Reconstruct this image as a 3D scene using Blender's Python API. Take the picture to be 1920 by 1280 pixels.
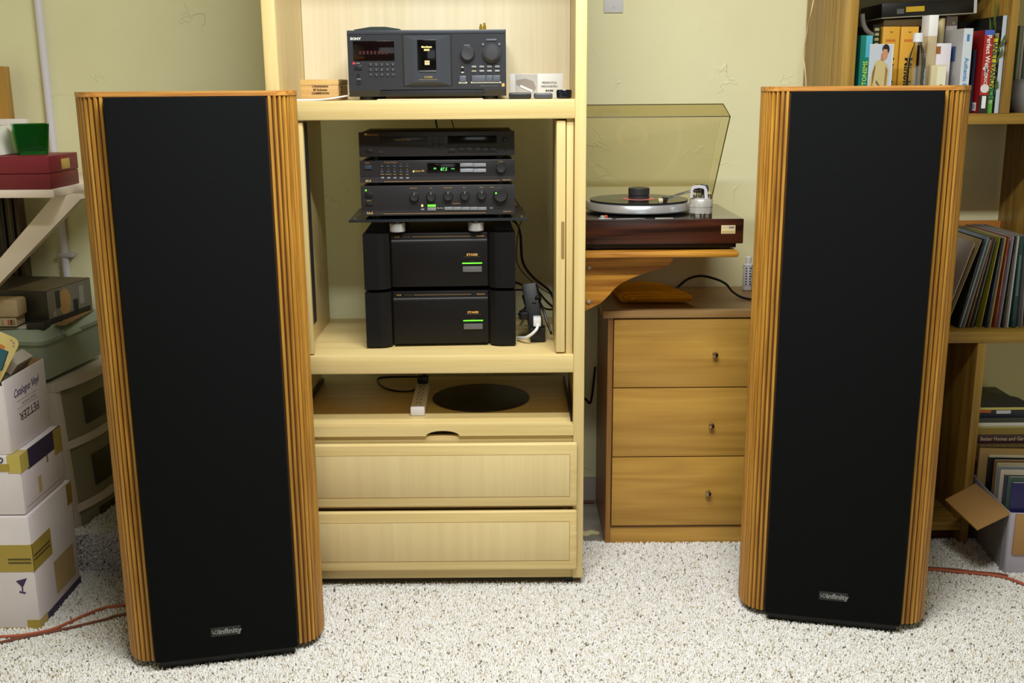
import bpy, bmesh, math, random
import numpy as np
from mathutils import Matrix, Vector
for o in list(bpy.data.objects): bpy.data.objects.remove(o, do_unlink=True)
random.seed(7); rng = np.random.default_rng(7)
SC = bpy.context.scene; COL = SC.collection
R = math.radians

# ---------------------------------------------------------------- camera
F = 2000.0; CAMZ = 1.45
PITCH = math.atan(2000 / 8400.0); ROLL = math.atan(64 / 8400.0)
FW = Vector((0, math.cos(PITCH), -math.sin(PITCH)))
U0 = Vector((0, math.sin(PITCH), math.cos(PITCH)))
RT = math.cos(ROLL) * Vector((1, 0, 0)) - math.sin(ROLL) * U0
UP = math.sin(ROLL) * Vector((1, 0, 0)) + math.cos(ROLL) * U0
CAMP = Vector((0, 0, CAMZ))
cam = bpy.data.cameras.new('camera'); camo = bpy.data.objects.new('camera', cam); COL.objects.link(camo)
cam.sensor_width = 36.0; cam.lens = F / 1920 * 36; cam.clip_start = 0.05
m = Matrix((RT, UP, -FW)).transposed().to_4x4(); m.translation = CAMP; camo.matrix_world = m
SC.camera = camo

def at(x, y, Y):
    """point of the plane at depth Y (metres from the camera wall) seen at photograph pixel x, y"""
    d = FW * F + RT * (x - 960) + UP * (640 - y)
    return CAMP + d * (Y / d.y)
def atz(x, y, z):
    d = FW * F + RT * (x - 960) + UP * (640 - y)
    return CAMP + d * ((z - CAMZ) / d.z)

# ---------------------------------------------------------------- light
SC.view_settings.view_transform = 'Standard'; SC.view_settings.look = 'None'
SC.view_settings.exposure = 0.0; SC.view_settings.gamma = 1.0; SC.view_settings.use_curve_mapping = False
w = bpy.data.worlds.new('world'); SC.world = w; w.use_nodes = True
w.node_tree.nodes['Background'].inputs[0].default_value = (0.9, 0.95, 1.0, 1); w.node_tree.nodes['Background'].inputs[1].default_value = 0.05

def area(name, loc, target, sx, sy, power, color):
    l = bpy.data.lights.new(name, 'AREA'); l.shape = 'RECTANGLE'; l.size = sx; l.size_y = sy; l.energy = power; l.color = color
    o = bpy.data.objects.new(name, l); COL.objects.link(o); o.location = loc
    o.rotation_euler = (Vector(target) - Vector(loc)).to_track_quat('-Z', 'Y').to_euler(); return o
def tube_lamp(x, y, power):
    o = area('ceiling_tube_lamp', (x, y, 2.60), (x, y, 0), 1.3, 0.13, power, (0.98, 1.0, 0.965)); o.rotation_euler = (0, 0, 0)
tube_lamp(0.12, 2.12, 26); tube_lamp(0.12, 1.50, 62)
area('window_light', (0.3, -1.3, 1.75), (0, 3, 1.0), 1.4, 1.0, 5.5, (0.90, 0.96, 1.0))

# ---------------------------------------------------------------- materials
def C(r, g, b):
    f = lambda c: (c / 255 / 12.92) if c <= 10 else ((c / 255 + 0.055) / 1.055) ** 2.4
    return (f(r), f(g), f(b), 1.0)
def base_mat(name):
    mt = bpy.data.materials.new(name); mt.use_nodes = True
    return mt, mt.node_tree, mt.node_tree.nodes['Principled BSDF']
MC = {}
def M(col, rough=0.5, metal=0.0, spec=0.5, bump=0.0, bscale=300.0, vary=0.0, coat=0.0):
    key = (col, rough, metal, spec, bump, bscale, vary, coat)
    if key in MC: return MC[key]
    mt, nt, b = base_mat('m_%d_%d_%d' % col)
    b.inputs['Base Color'].default_value = C(*col); b.inputs['Roughness'].default_value = rough
    b.inputs['Metallic'].default_value = metal; b.inputs['Specular IOR Level'].default_value = spec
    b.inputs['Coat Weight'].default_value = coat
    if bump or vary:
        tc = nt.nodes.new('ShaderNodeTexCoord'); n = nt.nodes.new('ShaderNodeTexNoise'); n.inputs['Scale'].default_value = bscale
        n.inputs['Detail'].default_value = 4; nt.links.new(tc.outputs['Object'], n.inputs['Vector'])
        if bump:
            bp = nt.nodes.new('ShaderNodeBump'); bp.inputs['Strength'].default_value = bump; bp.inputs['Distance'].default_value = 0.002
            nt.links.new(n.outputs['Fac'], bp.inputs['Height']); nt.links.new(bp.outputs[0], b.inputs['Normal'])
        if vary:
            n2 = nt.nodes.new('ShaderNodeTexNoise'); n2.inputs['Scale'].default_value = 9; n2.inputs['Detail'].default_value = 5
            nt.links.new(tc.outputs['Object'], n2.inputs['Vector'])
            mx = nt.nodes.new('ShaderNodeMixRGB'); mx.blend_type = 'MULTIPLY'; mx.inputs[0].default_value = 1
            rp = nt.nodes.new('ShaderNodeValToRGB'); rp.color_ramp.elements[0].position = .3; rp.color_ramp.elements[1].position = .7
            rp.color_ramp.elements[0].color = (1 - vary,) * 3 + (1,); rp.color_ramp.elements[1].color = (1, 1, 1, 1)
            nt.links.new(n2.outputs['Fac'], rp.inputs[0]); mx.inputs[1].default_value = C(*col); nt.links.new(rp.outputs[0], mx.inputs[2])
            nt.links.new(mx.outputs[0], b.inputs['Base Color'])
    MC[key] = mt; return mt
def wood(name, light, dark, axis='z', cross=70, along=2.0, rough=0.42, figure=0.0, lo=.35, hi=.68, bump=.15, coat=0.0):
    key = (name, axis)
    if key in MC: return MC[key]
    mt, nt, b = base_mat(name + '_' + axis)
    N = nt.nodes.new; L = nt.links.new
    tc = N('ShaderNodeTexCoord'); mp = N('ShaderNodeMapping'); L(tc.outputs['Object'], mp.inputs[0])
    sc = [cross] * 3; sc['xyz'.index(axis)] = along; mp.inputs['Scale'].default_value = sc
    n = N('ShaderNodeTexNoise'); n.inputs['Scale'].default_value = 1; n.inputs['Detail'].default_value = 6; n.inputs['Roughness'].default_value = .6
    L(mp.outputs[0], n.inputs['Vector'])
    rp = N('ShaderNodeValToRGB'); rp.color_ramp.elements[0].position = lo; rp.color_ramp.elements[1].position = hi
    rp.color_ramp.elements[0].color = C(*dark); rp.color_ramp.elements[1].color = C(*light)
    src = n.outputs['Fac']
    if figure:
        mp2 = N('ShaderNodeMapping'); s2 = [15.0] * 3; s2['xyz'.index(axis)] = 1.3; mp2.inputs['Scale'].default_value = s2
        L(tc.outputs['Object'], mp2.inputs[0])
        n2 = N('ShaderNodeTexNoise'); n2.inputs['Scale'].default_value = 1; n2.inputs['Detail'].default_value = .6; L(mp2.outputs[0], n2.inputs['Vector'])
        ml = N('ShaderNodeMath'); ml.operation = 'MULTIPLY'; ml.inputs[1].default_value = 9; L(n2.outputs['Fac'], ml.inputs[0])
        pp = N('ShaderNodeMath'); pp.operation = 'PINGPONG'; pp.inputs[1].default_value = 1; L(ml.outputs[0], pp.inputs[0])
        mx = N('ShaderNodeMix'); mx.inputs[0].default_value = figure; L(n.outputs['Fac'], mx.inputs[2]); L(pp.outputs[0], mx.inputs[3]); src = mx.outputs[0]
    L(src, rp.inputs[0]); L(rp.outputs[0], b.inputs['Base Color'])
    b.inputs['Roughness'].default_value = rough; b.inputs['Coat Weight'].default_value = coat; b.inputs['Coat Roughness'].default_value = .2
    if bump:
        bp = N('ShaderNodeBump'); bp.inputs['Strength'].default_value = bump; bp.inputs['Distance'].default_value = .001
        L(n.outputs['Fac'], bp.inputs['Height']); L(bp.outputs[0], b.inputs['Normal'])
    MC[key] = mt; return mt
def glow(name, col, s):
    mt, nt, b = base_mat(name); b.inputs['Base Color'].default_value = C(*col)
    b.inputs['Emission Color'].default_value = C(*col); b.inputs['Emission Strength'].default_value = s; return mt
def clear(name, col, gloss=0.08, diff=0.0, dcol=(255, 255, 255), rough=0.05):
    """thin see-through plastic or glass: tinted transmission, a glossy skin, some milky scatter"""
    mt = bpy.data.materials.new(name); mt.use_nodes = True; nt = mt.node_tree; nt.nodes.clear(); N = nt.nodes.new; L = nt.links.new
    out = N('ShaderNodeOutputMaterial'); t = N('ShaderNodeBsdfTransparent'); t.inputs[0].default_value = C(*col)
    g = N('ShaderNodeBsdfGlossy'); g.inputs['Roughness'].default_value = rough
    d = N('ShaderNodeBsdfDiffuse'); d.inputs[0].default_value = C(*dcol)
    m1 = N('ShaderNodeMixShader'); m1.inputs[0].default_value = diff; L(t.outputs[0], m1.inputs[1]); L(d.outputs[0], m1.inputs[2])
    fr = N('ShaderNodeFresnel'); fr.inputs[0].default_value = 1.45
    ad = N('ShaderNodeMath'); ad.operation = 'MULTIPLY'; ad.inputs[1].default_value = gloss / 0.08; L(fr.outputs[0], ad.inputs[0])
    m2 = N('ShaderNodeMixShader'); L(ad.outputs[0], m2.inputs[0]); L(m1.outputs[0], m2.inputs[1]); L(g.outputs[0], m2.inputs[2])
    L(m2.outputs[0], out.inputs[0]); return mt

BIRCH = {a: wood('pale_birch', (226, 204, 146), (212, 186, 124), a, cross=55, along=1.5, rough=.38) for a in 'xyz'}
BIRCHV = wood('birch_veneer', (222, 202, 150), (214, 192, 140), 'z', cross=45, along=1.2, rough=.45)
TOPVEN = wood('whitewashed_veneer', (240, 229, 199), (233, 218, 182), 'z', cross=60, along=1.5, rough=.5)
OAKF = wood('fluted_oak', (196, 142, 54), (126, 78, 18), 'z', cross=150, along=5, rough=.42, lo=.3, hi=.72)
OAKF2 = wood('fluted_oak_pale', (208, 156, 64), (146, 96, 26), 'z', cross=150, along=5, rough=.42, lo=.3, hi=.72)
OAKD = wood('shaded_groove_oak', (92, 56, 16), (62, 36, 9), 'z', cross=90, along=3, rough=.5)  # oak darkened so the grooves between slats carry painted shade
OAKT = wood('oak_cap', (214, 156, 78), (158, 98, 36), 'x', cross=120, along=4, rough=.38)
OAKS = wood('honey_oak', (212, 154, 58), (150, 92, 26), 'x', cross=110, along=3, rough=.35, figure=.25)
DRES = wood('dresser_oak', (198, 154, 72), (174, 130, 55), 'x', cross=110, along=2.6, rough=.4, figure=.35, lo=.25, hi=.75)
DREST = wood('dresser_top_oak', (176, 140, 88), (150, 112, 66), 'x', cross=90, along=2.2, rough=.36)
DRESV = wood('dresser_side_oak', (166, 118, 56), (126, 84, 36), 'z', cross=90, along=2.2, rough=.42)
PINE = {a: wood('bookcase_pine', (170, 134, 58), (132, 98, 34), a, cross=60, along=1.6, rough=.45, figure=.2) for a in 'xyz'}
ROSE = wood('rosewood', (72, 36, 22), (34, 15, 9), 'x', cross=90, along=2, rough=.25, figure=.3)
BLACK = M((14, 14, 15), .5); BLACKG = M((8, 8, 9), .12); FACE = M((46, 47, 52), .34); FACE2 = M((40, 39, 42), .34)
SHELLB = M((24, 24, 26), .45); DARKG = M((62, 63, 68), .4); SILVER = M((196, 198, 204), .3, .55); CHROME = M((215, 215, 215), .12, 1.0)
BTN = M((150, 152, 158), .35, .5); GOLD = M((205, 170, 95), .4); WHITE = M((236, 236, 238), .45); PRINTW = M((215, 215, 210), .6)
CLOTH = M((11, 13, 14), .95, spec=.15, bump=.6, bscale=900)
LEDG = glow('green_led', (90, 255, 40), 2.2); LEDR = glow('red_led', (255, 40, 50), 1.5); VFD = glow('green_display', (130, 255, 130), .55); CREAML = glow('amber_led', (255, 230, 140), .9)
CARD = M((172, 132, 78), .8, bump=.1, bscale=90); WHITECARD = M((224, 216, 220), .75, bump=.08, bscale=60, vary=.07)
TAPE = M((168, 146, 62), .3); PURPLE = M((52, 40, 72), .6); PAPER = M((240, 238, 240), .7)
CORD = M((12, 12, 12), .4); CORDW = M((225, 225, 228), .35); COPPER = M((176, 92, 66), .35); COPPERD = M((120, 66, 44), .4)

# ---------------------------------------------------------------- builders
ROOTM = {}; TXT = []
def reg(o, mtx): ROOTM[o.name] = mtx
def thing(name, label, cat, loc=(0, 0, 0), rz=0.0, group=None, ry=0.0, kind=None):
    o = bpy.data.objects.new(name, None); COL.objects.link(o); o.empty_display_size = .05
    o.location = loc; o.rotation_euler = (0, ry, rz); o['label'] = label; o['category'] = cat
    if group: o['group'] = group
    if kind: o['kind'] = kind
    reg(o, Matrix.Translation(loc) @ Matrix.Rotation(rz, 4, 'Z') @ Matrix.Rotation(ry, 4, 'Y')); return o
def obj(name, bm, mat, parent=None, smooth=False, local=False, label=None, ang=35):
    me = bpy.data.meshes.new(name); bmesh.ops.recalc_face_normals(bm, faces=bm.faces[:]); bm.to_mesh(me); bm.free()
    if smooth:
        me.shade_smooth(); me.set_sharp_from_angle(angle=R(ang))
    for mm in (mat if isinstance(mat, (list, tuple)) else [mat]): me.materials.append(mm)
    o = bpy.data.objects.new(name, me); COL.objects.link(o)
    if parent:
        o.parent = parent; reg(o, ROOTM[parent.name])
        if not local: me.transform(ROOTM[parent.name].inverted())
    else: reg(o, Matrix.Identity(4))
    if label: o['label'] = label
    return o
def tag(o, label, cat, group=None, kind=None):
    o['label'] = label; o['category'] = cat
    if group: o['group'] = group
    if kind: o['kind'] = kind
    return o
def rehome(o):
    """move a single-mesh thing's origin to the middle of its base"""
    me = o.data; n = len(me.vertices); co = np.empty(n * 3); me.vertices.foreach_get('co', co); co = co.reshape(-1, 3)
    c = Vector(((co[:, 0].min() + co[:, 0].max()) / 2, (co[:, 1].min() + co[:, 1].max()) / 2, co[:, 2].min()))
    me.transform(Matrix.Translation(-c)); o.location = c; reg(o, Matrix.Translation(c)); return o
def box(bm, a, b, bev=0.0, seg=2, mtx=None):
    a, b = Vector(a), Vector(b); c = (a + b) / 2; s = [abs(b[i] - a[i]) for i in range(3)]
    r = bmesh.ops.create_cube(bm, size=1, matrix=Matrix.Translation(c) @ Matrix.Diagonal((*s, 1)))
    vs = r['verts']
    if bev:
        es = list({e for v in vs for e in v.link_edges}); rr = bmesh.ops.bevel(bm, geom=es, offset=min(bev, min(s) * .45), segments=seg, affect='EDGES', profile=.5)
        vs = list({v for f in rr['faces'] for v in f.verts} | {v for v in vs if v.is_valid})
    if mtx is not None: bmesh.ops.transform(bm, matrix=mtx, verts=vs)
    return bm
def B(a, b, bev=0.0, seg=2, mtx=None): return box(bmesh.new(), a, b, bev, seg, mtx)
def frame(d):
    d = Vector(d).normalized(); a = Vector((0, 0, 1)) if abs(d.z) < .9 else Vector((1, 0, 0))
    u = d.cross(a).normalized(); return u, d.cross(u).normalized()
def cyl(bm, p0, p1, r0, r1=None, n=20):
    r1 = r0 if r1 is None else r1; return lathe(bm, p0, Vector(p1) - Vector(p0), [(r0, 0), (r1, (Vector(p1) - Vector(p0)).length)], n)
def lathe(bm, p, d, prof, n=24):
    """rings of (radius, distance along d) with flat caps"""
    p = Vector(p); d = Vector(d).normalized(); u, v = frame(d); rings = []
    for r, h in prof:
        rings.append([bm.verts.new(p + d * h + (u * math.cos(2 * math.pi * k / n) + v * math.sin(2 * math.pi * k / n)) * max(r, 1e-5)) for k in range(n)])
    for A, Bq in zip(rings, rings[1:]):
        for k in range(n): bm.faces.new((A[k], A[(k + 1) % n], Bq[(k + 1) % n], Bq[k]))
    bm.faces.new(rings[0][::-1]); bm.faces.new(rings[-1]); return bm
def smooth_path(pts, k=6):
    P = [Vector(p) for p in pts]
    if len(P) < 3: return P
    out = []
    for i in range(len(P) - 1):
        p0, p1, p2, p3 = P[max(i - 1, 0)], P[i], P[i + 1], P[min(i + 2, len(P) - 1)]
        for j in range(k):
            t = j / k; out.append(.5 * ((2 * p1) + (p2 - p0) * t + (2 * p0 - 5 * p1 + 4 * p2 - p3) * t * t + (3 * p1 - p0 - 3 * p2 + p3) * t ** 3))
    return out + [P[-1]]
def tube(bm, pts, r, n=8, k=6):
    P = smooth_path(pts, k); rings = []; u = None
    for i, p in enumerate(P):
        d = (P[min(i + 1, len(P) - 1)] - P[max(i - 1, 0)]).normalized()
        if u is None: u = frame(d)[0]
        u = (u - d * u.dot(d)).normalized(); v = d.cross(u)
        rings.append([bm.verts.new(p + (u * math.cos(2 * math.pi * q / n) + v * math.sin(2 * math.pi * q / n)) * r) for q in range(n)])
    for A, Bq in zip(rings, rings[1:]):
        for q in range(n): bm.faces.new((A[q], A[(q + 1) % n], Bq[(q + 1) % n], Bq[q]))
    bm.faces.new(rings[0][::-1]); bm.faces.new(rings[-1]); return bm
def prism(bm, poly, axis, t0, t1):
    """2D outline extruded along x, y or z; the outline's two numbers are the other two axes in order"""
    def P(q, t): return {'x': (t, q[0], q[1]), 'y': (q[0], t, q[1]), 'z': (q[0], q[1], t)}[axis]
    A = [bm.verts.new(P(q, t0)) for q in poly]; Bq = [bm.verts.new(P(q, t1)) for q in poly]; n = len(poly)
    for k in range(n): bm.faces.new((A[k], A[(k + 1) % n], Bq[(k + 1) % n], Bq[k]))
    bm.faces.new(A[::-1]); bm.faces.new(Bq); return bm
def rrect(x0, x1, y0, y1, r, n=5):
    out = []
    for cx, cy, a0 in ((x1 - r, y0 + r, -90), (x1 - r, y1 - r, 0), (x0 + r, y1 - r, 90), (x0 + r, y0 + r, 180)):
        for k in range(n + 1):
            a = R(a0 + 90 * k / n); out.append((cx + r * math.cos(a), cy + r * math.sin(a)))
    return out
def text(s, loc, h, mat, parent, face='F', rot=0.0, sx=1.0, align='CENTER', bold=0.0, shear=0.0, name='lettering', local=False):
    """raised print, cap height h; face F looks at the camera wall (-y), X looks along +x, T looks up"""
    cu = bpy.data.curves.new(name, 'FONT'); cu.body = s; cu.size = h / .7; cu.align_x = align; cu.align_y = 'CENTER'
    cu.extrude = .0002; cu.offset = bold; cu.shear = shear; cu.resolution_u = 2; cu.materials.append(mat)
    o = bpy.data.objects.new(name, cu); COL.objects.link(o); o.parent = parent
    rm = {'F': Matrix.Rotation(R(90), 4, 'X'), 'X': Matrix.Rotation(R(90), 4, 'Z') @ Matrix.Rotation(R(90), 4, 'X'), 'T': Matrix.Identity(4),
          'W': Matrix.Rotation(R(-90), 4, 'Z') @ Matrix.Rotation(R(90), 4, 'X')}[face]
    mt = Matrix.Translation(loc) @ rm @ Matrix.Rotation(R(rot), 4, 'Z') @ Matrix.Diagonal((sx, 1, 1, 1))
    if not local: mt = ROOTM[parent.name].inverted() @ mt
    o.matrix_local = mt; TXT.append(o); return o
def texts_to_mesh():
    """every lettering becomes a plain mesh"""
    bpy.context.view_layer.update(); dg = bpy.context.evaluated_depsgraph_get()
    for o in TXT:
        me = bpy.data.meshes.new_from_object(o.evaluated_get(dg)); n = bpy.data.objects.new('tmp', me); COL.objects.link(n)
        n.parent = o.parent; n.matrix_local = o.matrix_local.copy(); nm = o.name; bpy.data.objects.remove(o); n.name = nm
def pb(name, mat, parent, a, b, bev=0.0, local=False, label=None, seg=2):
    return obj(name, B(a, b, bev, seg), mat, parent, smooth=bev > 0, local=local, label=label)
def solo(name, bm, mat, label, cat, group=None, smooth=True, kind=None):
    return rehome(tag(obj(name, bm, mat, None, smooth), label, cat, group, kind))
# ---------------------------------------------------------------- room shell
WY = 3.62
def wall_mat():
    mt, nt, b = base_mat('trowelled_plaster'); N = nt.nodes.new; L = nt.links.new
    tc = N('ShaderNodeTexCoord'); n = N('ShaderNodeTexNoise'); n.inputs['Scale'].default_value = 3.2; n.inputs['Detail'].default_value = 5
    L(tc.outputs['Object'], n.inputs[0]); rp = N('ShaderNodeValToRGB'); rp.color_ramp.elements[0].position = .3; rp.color_ramp.elements[1].position = .7
    rp.color_ramp.elements[0].color = C(237, 232, 187); rp.color_ramp.elements[1].color = C(242, 238, 197); L(n.outputs['Fac'], rp.inputs[0]); L(rp.outputs[0], b.inputs['Base Color'])
    b.inputs['Roughness'].default_value = .5; b.inputs['Specular IOR Level'].default_value = .35
    n1 = N('ShaderNodeTexNoise'); n1.inputs['Scale'].default_value = 4.5; n1.inputs['Detail'].default_value = 5; n1.inputs['Distortion'].default_value = .6; L(tc.outputs['Object'], n1.inputs[0])
    r1 = N('ShaderNodeValToRGB'); e = r1.color_ramp.elements; e[0].position = .497; e[1].position = .512; e[0].color = (0, 0, 0, 1); e[1].color = (0, 0, 0, 1)
    q = e.new(.503); q.color = (1, 1, 1, 1); L(n1.outputs['Fac'], r1.inputs[0])
    n2 = N('ShaderNodeTexNoise'); n2.inputs['Scale'].default_value = 5; n2.inputs['Detail'].default_value = 2; L(tc.outputs['Object'], n2.inputs[0])
    r2 = N('ShaderNodeValToRGB'); r2.color_ramp.elements[0].position = .54; r2.color_ramp.elements[1].position = .72; L(n2.outputs['Fac'], r2.inputs[0])
    mu = N('ShaderNodeMath'); mu.operation = 'MULTIPLY'; L(r1.outputs[0], mu.inputs[0]); L(r2.outputs[0], mu.inputs[1])
    n3 = N('ShaderNodeTexNoise'); n3.inputs['Scale'].default_value = 22; n3.inputs['Detail'].default_value = 4; L(tc.outputs['Object'], n3.inputs[0])
    ad = N('ShaderNodeMath'); ad.operation = 'MULTIPLY_ADD'; ad.inputs[1].default_value = .35; L(n3.outputs['Fac'], ad.inputs[0]); L(mu.outputs[0], ad.inputs[2])
    bp = N('ShaderNodeBump'); bp.inputs['Strength'].default_value = .65; bp.inputs['Distance'].default_value = .004; L(ad.outputs[0], bp.inputs['Height']); L(bp.outputs[0], b.inputs['Normal'])
    return mt
WALL = wall_mat()
def struct(name, bm, mat):
    o = obj(name, bm, mat); o['kind'] = 'structure'; return o
struct('wall_back', B((-2.05, WY, -.05), (2.35, WY + .1, 2.66)), WALL)
struct('wall_left', B((-2.1, -2.1, -.05), (-2.0, WY, 2.66)), WALL)
struct('wall_right', B((2.3, -2.1, -.05), (2.4, WY, 2.66)), WALL)
struct('wall_front', B((-2.1, -2.2, -.05), (2.4, -2.1, 2.66)), M((120, 104, 76), .8))
struct('ceiling', B((-2.1, -2.2, 2.66), (2.4, WY + .1, 2.76)), M((84, 76, 64), .9))
struct('floor', B((-2.1, -2.2, -.1), (2.4, WY, 0)), M((150, 142, 130), .7, bump=.3, bscale=40, vary=.45))
struct('baseboard_back', B((-2.0, WY - .006, 0), (2.3, WY, .088)), M((196, 186, 178), .7, vary=.12))

# carpet: a thin backing with a shaggy speckled pile of real tufts
def pile(name, x0, x1, y0, y1, z, parent, sp=.0052, hmin=.008, hmax=.0118, keep=None, face=None):
    nx, ny = int((x1 - x0) / sp), int((y1 - y0) / sp); gx, gy = np.meshgrid(np.arange(nx), np.arange(ny)); n = nx * ny
    cx = x0 + (gx.ravel() + rng.uniform(.1, .9, n)) * sp; cy = y0 + (gy.ravel() + rng.uniform(.1, .9, n)) * sp
    if keep is not None:
        k = keep(cx, cy); cx, cy = cx[k], cy[k]; n = len(cx)
    h = rng.uniform(hmin, hmax, n); a = rng.uniform(0, 2 * np.pi, n); ln = rng.uniform(0, .006, n); la = rng.uniform(0, 2 * np.pi, n)
    r0, r1 = .0040, .0029; V = np.empty((n, 6, 3), np.float32)
    for k in range(3):
        an = a + k * 2 * np.pi / 3
        V[:, k] = np.stack([cx + r0 * np.cos(an), cy + r0 * np.sin(an), np.full(n, z)], 1)
        V[:, 3 + k] = np.stack([cx + ln * np.cos(la) + r1 * np.cos(an + .6), cy + ln * np.sin(la) + r1 * np.sin(an + .6), z + h * (1 - .12 * (k == 1))], 1)
    if face is not None: V = np.stack([V[..., 0], face - (V[..., 2] - z), V[..., 1]], -1).astype(np.float32)      # hangs on an upright face
    fb = np.array([[0, 1, 4, 3], [1, 2, 5, 4], [2, 0, 3, 5]]); off = (np.arange(n) * 6)[:, None]
    quads = (fb.ravel()[None] + off); tri = (np.array([3, 4, 5])[None] + off)
    loops = np.concatenate([quads, tri], 1).astype(np.int32).ravel()
    tot = np.tile(np.array([4, 4, 4, 3], np.int32), n); start = np.concatenate([[0], np.cumsum(tot)[:-1]]).astype(np.int32)
    me = bpy.data.meshes.new(name); me.vertices.add(n * 6); me.vertices.foreach_set('co', V.ravel()); me.loops.add(len(loops)); me.loops.foreach_set('vertex_index', loops)
    me.polygons.add(n * 4); me.polygons.foreach_set('loop_start', start); me.update(calc_edges=True)
    pal = np.array([C(234, 231, 226), C(226, 221, 213), C(240, 238, 235), C(214, 201, 178), C(168, 154, 138), C(112, 100, 92)])
    ix = rng.choice(6, n, p=[.39, .21, .305, .06, .025, .01]); col = np.repeat(pal[ix], 6, 0).astype(np.float32)
    at_ = me.color_attributes.new('yarn', 'FLOAT_COLOR', 'POINT'); at_.data.foreach_set('color', col.ravel())
    mt, nt, b = base_mat('carpet_yarn'); v = nt.nodes.new('ShaderNodeVertexColor'); v.layer_name = 'yarn'; nt.links.new(v.outputs[0], b.inputs['Base Color'])
    b.inputs['Roughness'].default_value = .95; b.inputs['Specular IOR Level'].default_value = .1; me.materials.append(mt)
    o = bpy.data.objects.new(name, me); COL.objects.link(o); o.parent = parent; o['kind'] = 'stuff'; me.transform(ROOTM[parent.name].inverted()); return o
CBACK = M((168, 158, 146), .95)
cpt = solo('carpet', B((-1.98, -2.05, 0), (2.28, 3.215, .0015)), CBACK, 'cream shaggy wall-to-wall carpet with dark brown flecks', 'carpet')
FOOT = [(-.737, 2.4825, .166, .02, .318, R(12.9)), (.864, 2.6465, .166, .02, .318, R(-13.4)), (1.483 + .18, 2.98, .177, .004, .32, R(-4.2)), (-1.50, 2.682, .193, .004, .28, 0), (-1.48, 3.05, .527, .002, .6, 0), (.627, 3.215, .328, .004, .4, 0), (1.22, 3.25, .22, .0, .4, 0), (-.2235, 2.945, .425, 0, .5, 0)]
def clear_of(cx, cy):
    k = np.ones(len(cx), bool)
    for ox, oy, hw_, d0, d1, yw in FOOT:
        c, s = math.cos(yw), math.sin(yw); u = (cx - ox) * c + (cy - oy) * s; v = -(cx - ox) * s + (cy - oy) * c; k &= ~((abs(u) < hw_) & (v > d0) & (v < d1))
    return k
pile('carpet_pile', -1.75, 2.05, 1.95, 3.235, .001, cpt, keep=clear_of)
cp2 = solo('carpeted_step', B((-1.98, 3.05, .0015), (-.95, WY - .008, .128), .012), CBACK, 'low carpet-covered ledge under the plastic drawer tower behind the left speaker', 'ledge')
pile('carpet_pile', -1.6, -.95, 3.05, 3.45, .127, cp2, keep=lambda x, y: ~((x < -1.325) & (y > 3.085)))
# shag hanging down the front face of the ledge
pile('carpet_pile', -1.5, -.95, .006, .134, .001, cp2, face=3.0505)

# ---------------------------------------------------------------- tower speakers
def speaker(name, label, cx, cy, yaw):
    t = thing(name, label, 'speaker', (cx, cy, 0), yaw, 'pair of tower speakers')
    hw, a, b_, dp, y0 = .178, .069, .115, .345, .032
    side = []                                                    # flank outline from the grille edge round to the back
    for k in range(41):
        th = R(90) * k / 40; e = .8
        side.append((hw + a * math.sin(th) ** e, y0 + b_ * (1 - math.cos(th) ** e)))
    for k in range(1, 21): side.append((hw + a, y0 + b_ + (dp - y0 - b_) * k / 20))
    full = [(-x, y) for x, y in side[::-1]] + side
    obj('cabinet_body', prism(bmesh.new(), full, 'z', .03, 1.4355), OAKD, t, local=True)
    cap = []
    for x, y in full:
        n = Vector((x / .25 * .004, (y - .17) / .17 * .004)); cap.append((x + n.x * 1.7, y + (n.y if y > .05 else -.005)))
    obj('top_cap', prism(bmesh.new(), cap, 'z', 1.4357, 1.447), OAKT, t, local=True)
    L = [0]
    for p, q in zip(side, side[1:]): L.append(L[-1] + math.dist(p, q))
    pitch = .0118; n = int((L[-1] - .006) / pitch)
    for sg in (1, -1):
        for i in range(n):
            s = .0015 + pitch * (i + .5); k = max(j for j in range(len(L)) if L[j] <= s); k = min(k, len(side) - 2)
            f = (s - L[k]) / max(L[k + 1] - L[k], 1e-6); p = Vector(side[k]).lerp(Vector(side[k + 1]), f); d = (Vector(side[min(k + 2, len(side) - 1)]) - Vector(side[max(k - 1, 0)])).normalized(); nn = Vector((d.y, -d.x))
            wd, wt, hh = .0043, .0026, .0058
            prof = [(-wd, -.001), (wd, -.001), (wd, hh * .45), (wt, hh), (-wt, hh), (-wd, hh * .45)]
            poly = [((p + d * u + nn * v).x * sg, (p + d * u + nn * v).y) for u, v in prof]
            obj('slat', prism(bmesh.new(), poly, 'z', .03, 1.4352), OAKF2 if (i * 7 + (3 if sg > 0 else 0)) % 3 == 0 else OAKF, t, local=True)
    g = pb('grille', CLOTH, t, (-hw, 0, .034), (hw, .033, 1.4345), .006, local=True, label='flat black cloth grille')
    pb('base_plinth', BLACK, t, (-.17, .02, .0015), (.17, .32, .031), .004, local=True)
    pb('badge', M((30, 31, 32), .4), t, (-.037, -.0012, .092), (.037, .0004, .117), .0005, local=True)
    text('infinity', (.010, -.0018, .1045), .0135, M((150, 152, 152), .3, .6), t, bold=.0006, sx=1.12, local=True)
    bm = bmesh.new(); tube(bm, [(-.034, -.0018, .110), (-.030, -.0018, .100), (-.0255, -.0018, .110)], .0009, 6); tube(bm, [(-.0255, -.0018, .110), (-.0215, -.0018, .109), (-.0205, -.0018, .103), (-.024, -.0018, .0995), (-.028, -.0018, .104)], .0009, 6)
    obj('emblem', bm, M((150, 152, 152), .3, .6), t, local=True)
    return t
speaker('tower_speaker', 'tall black-grilled speaker with fluted oak sides standing left of the stereo cabinet', -.737, 2.4825, R(12.9))
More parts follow.
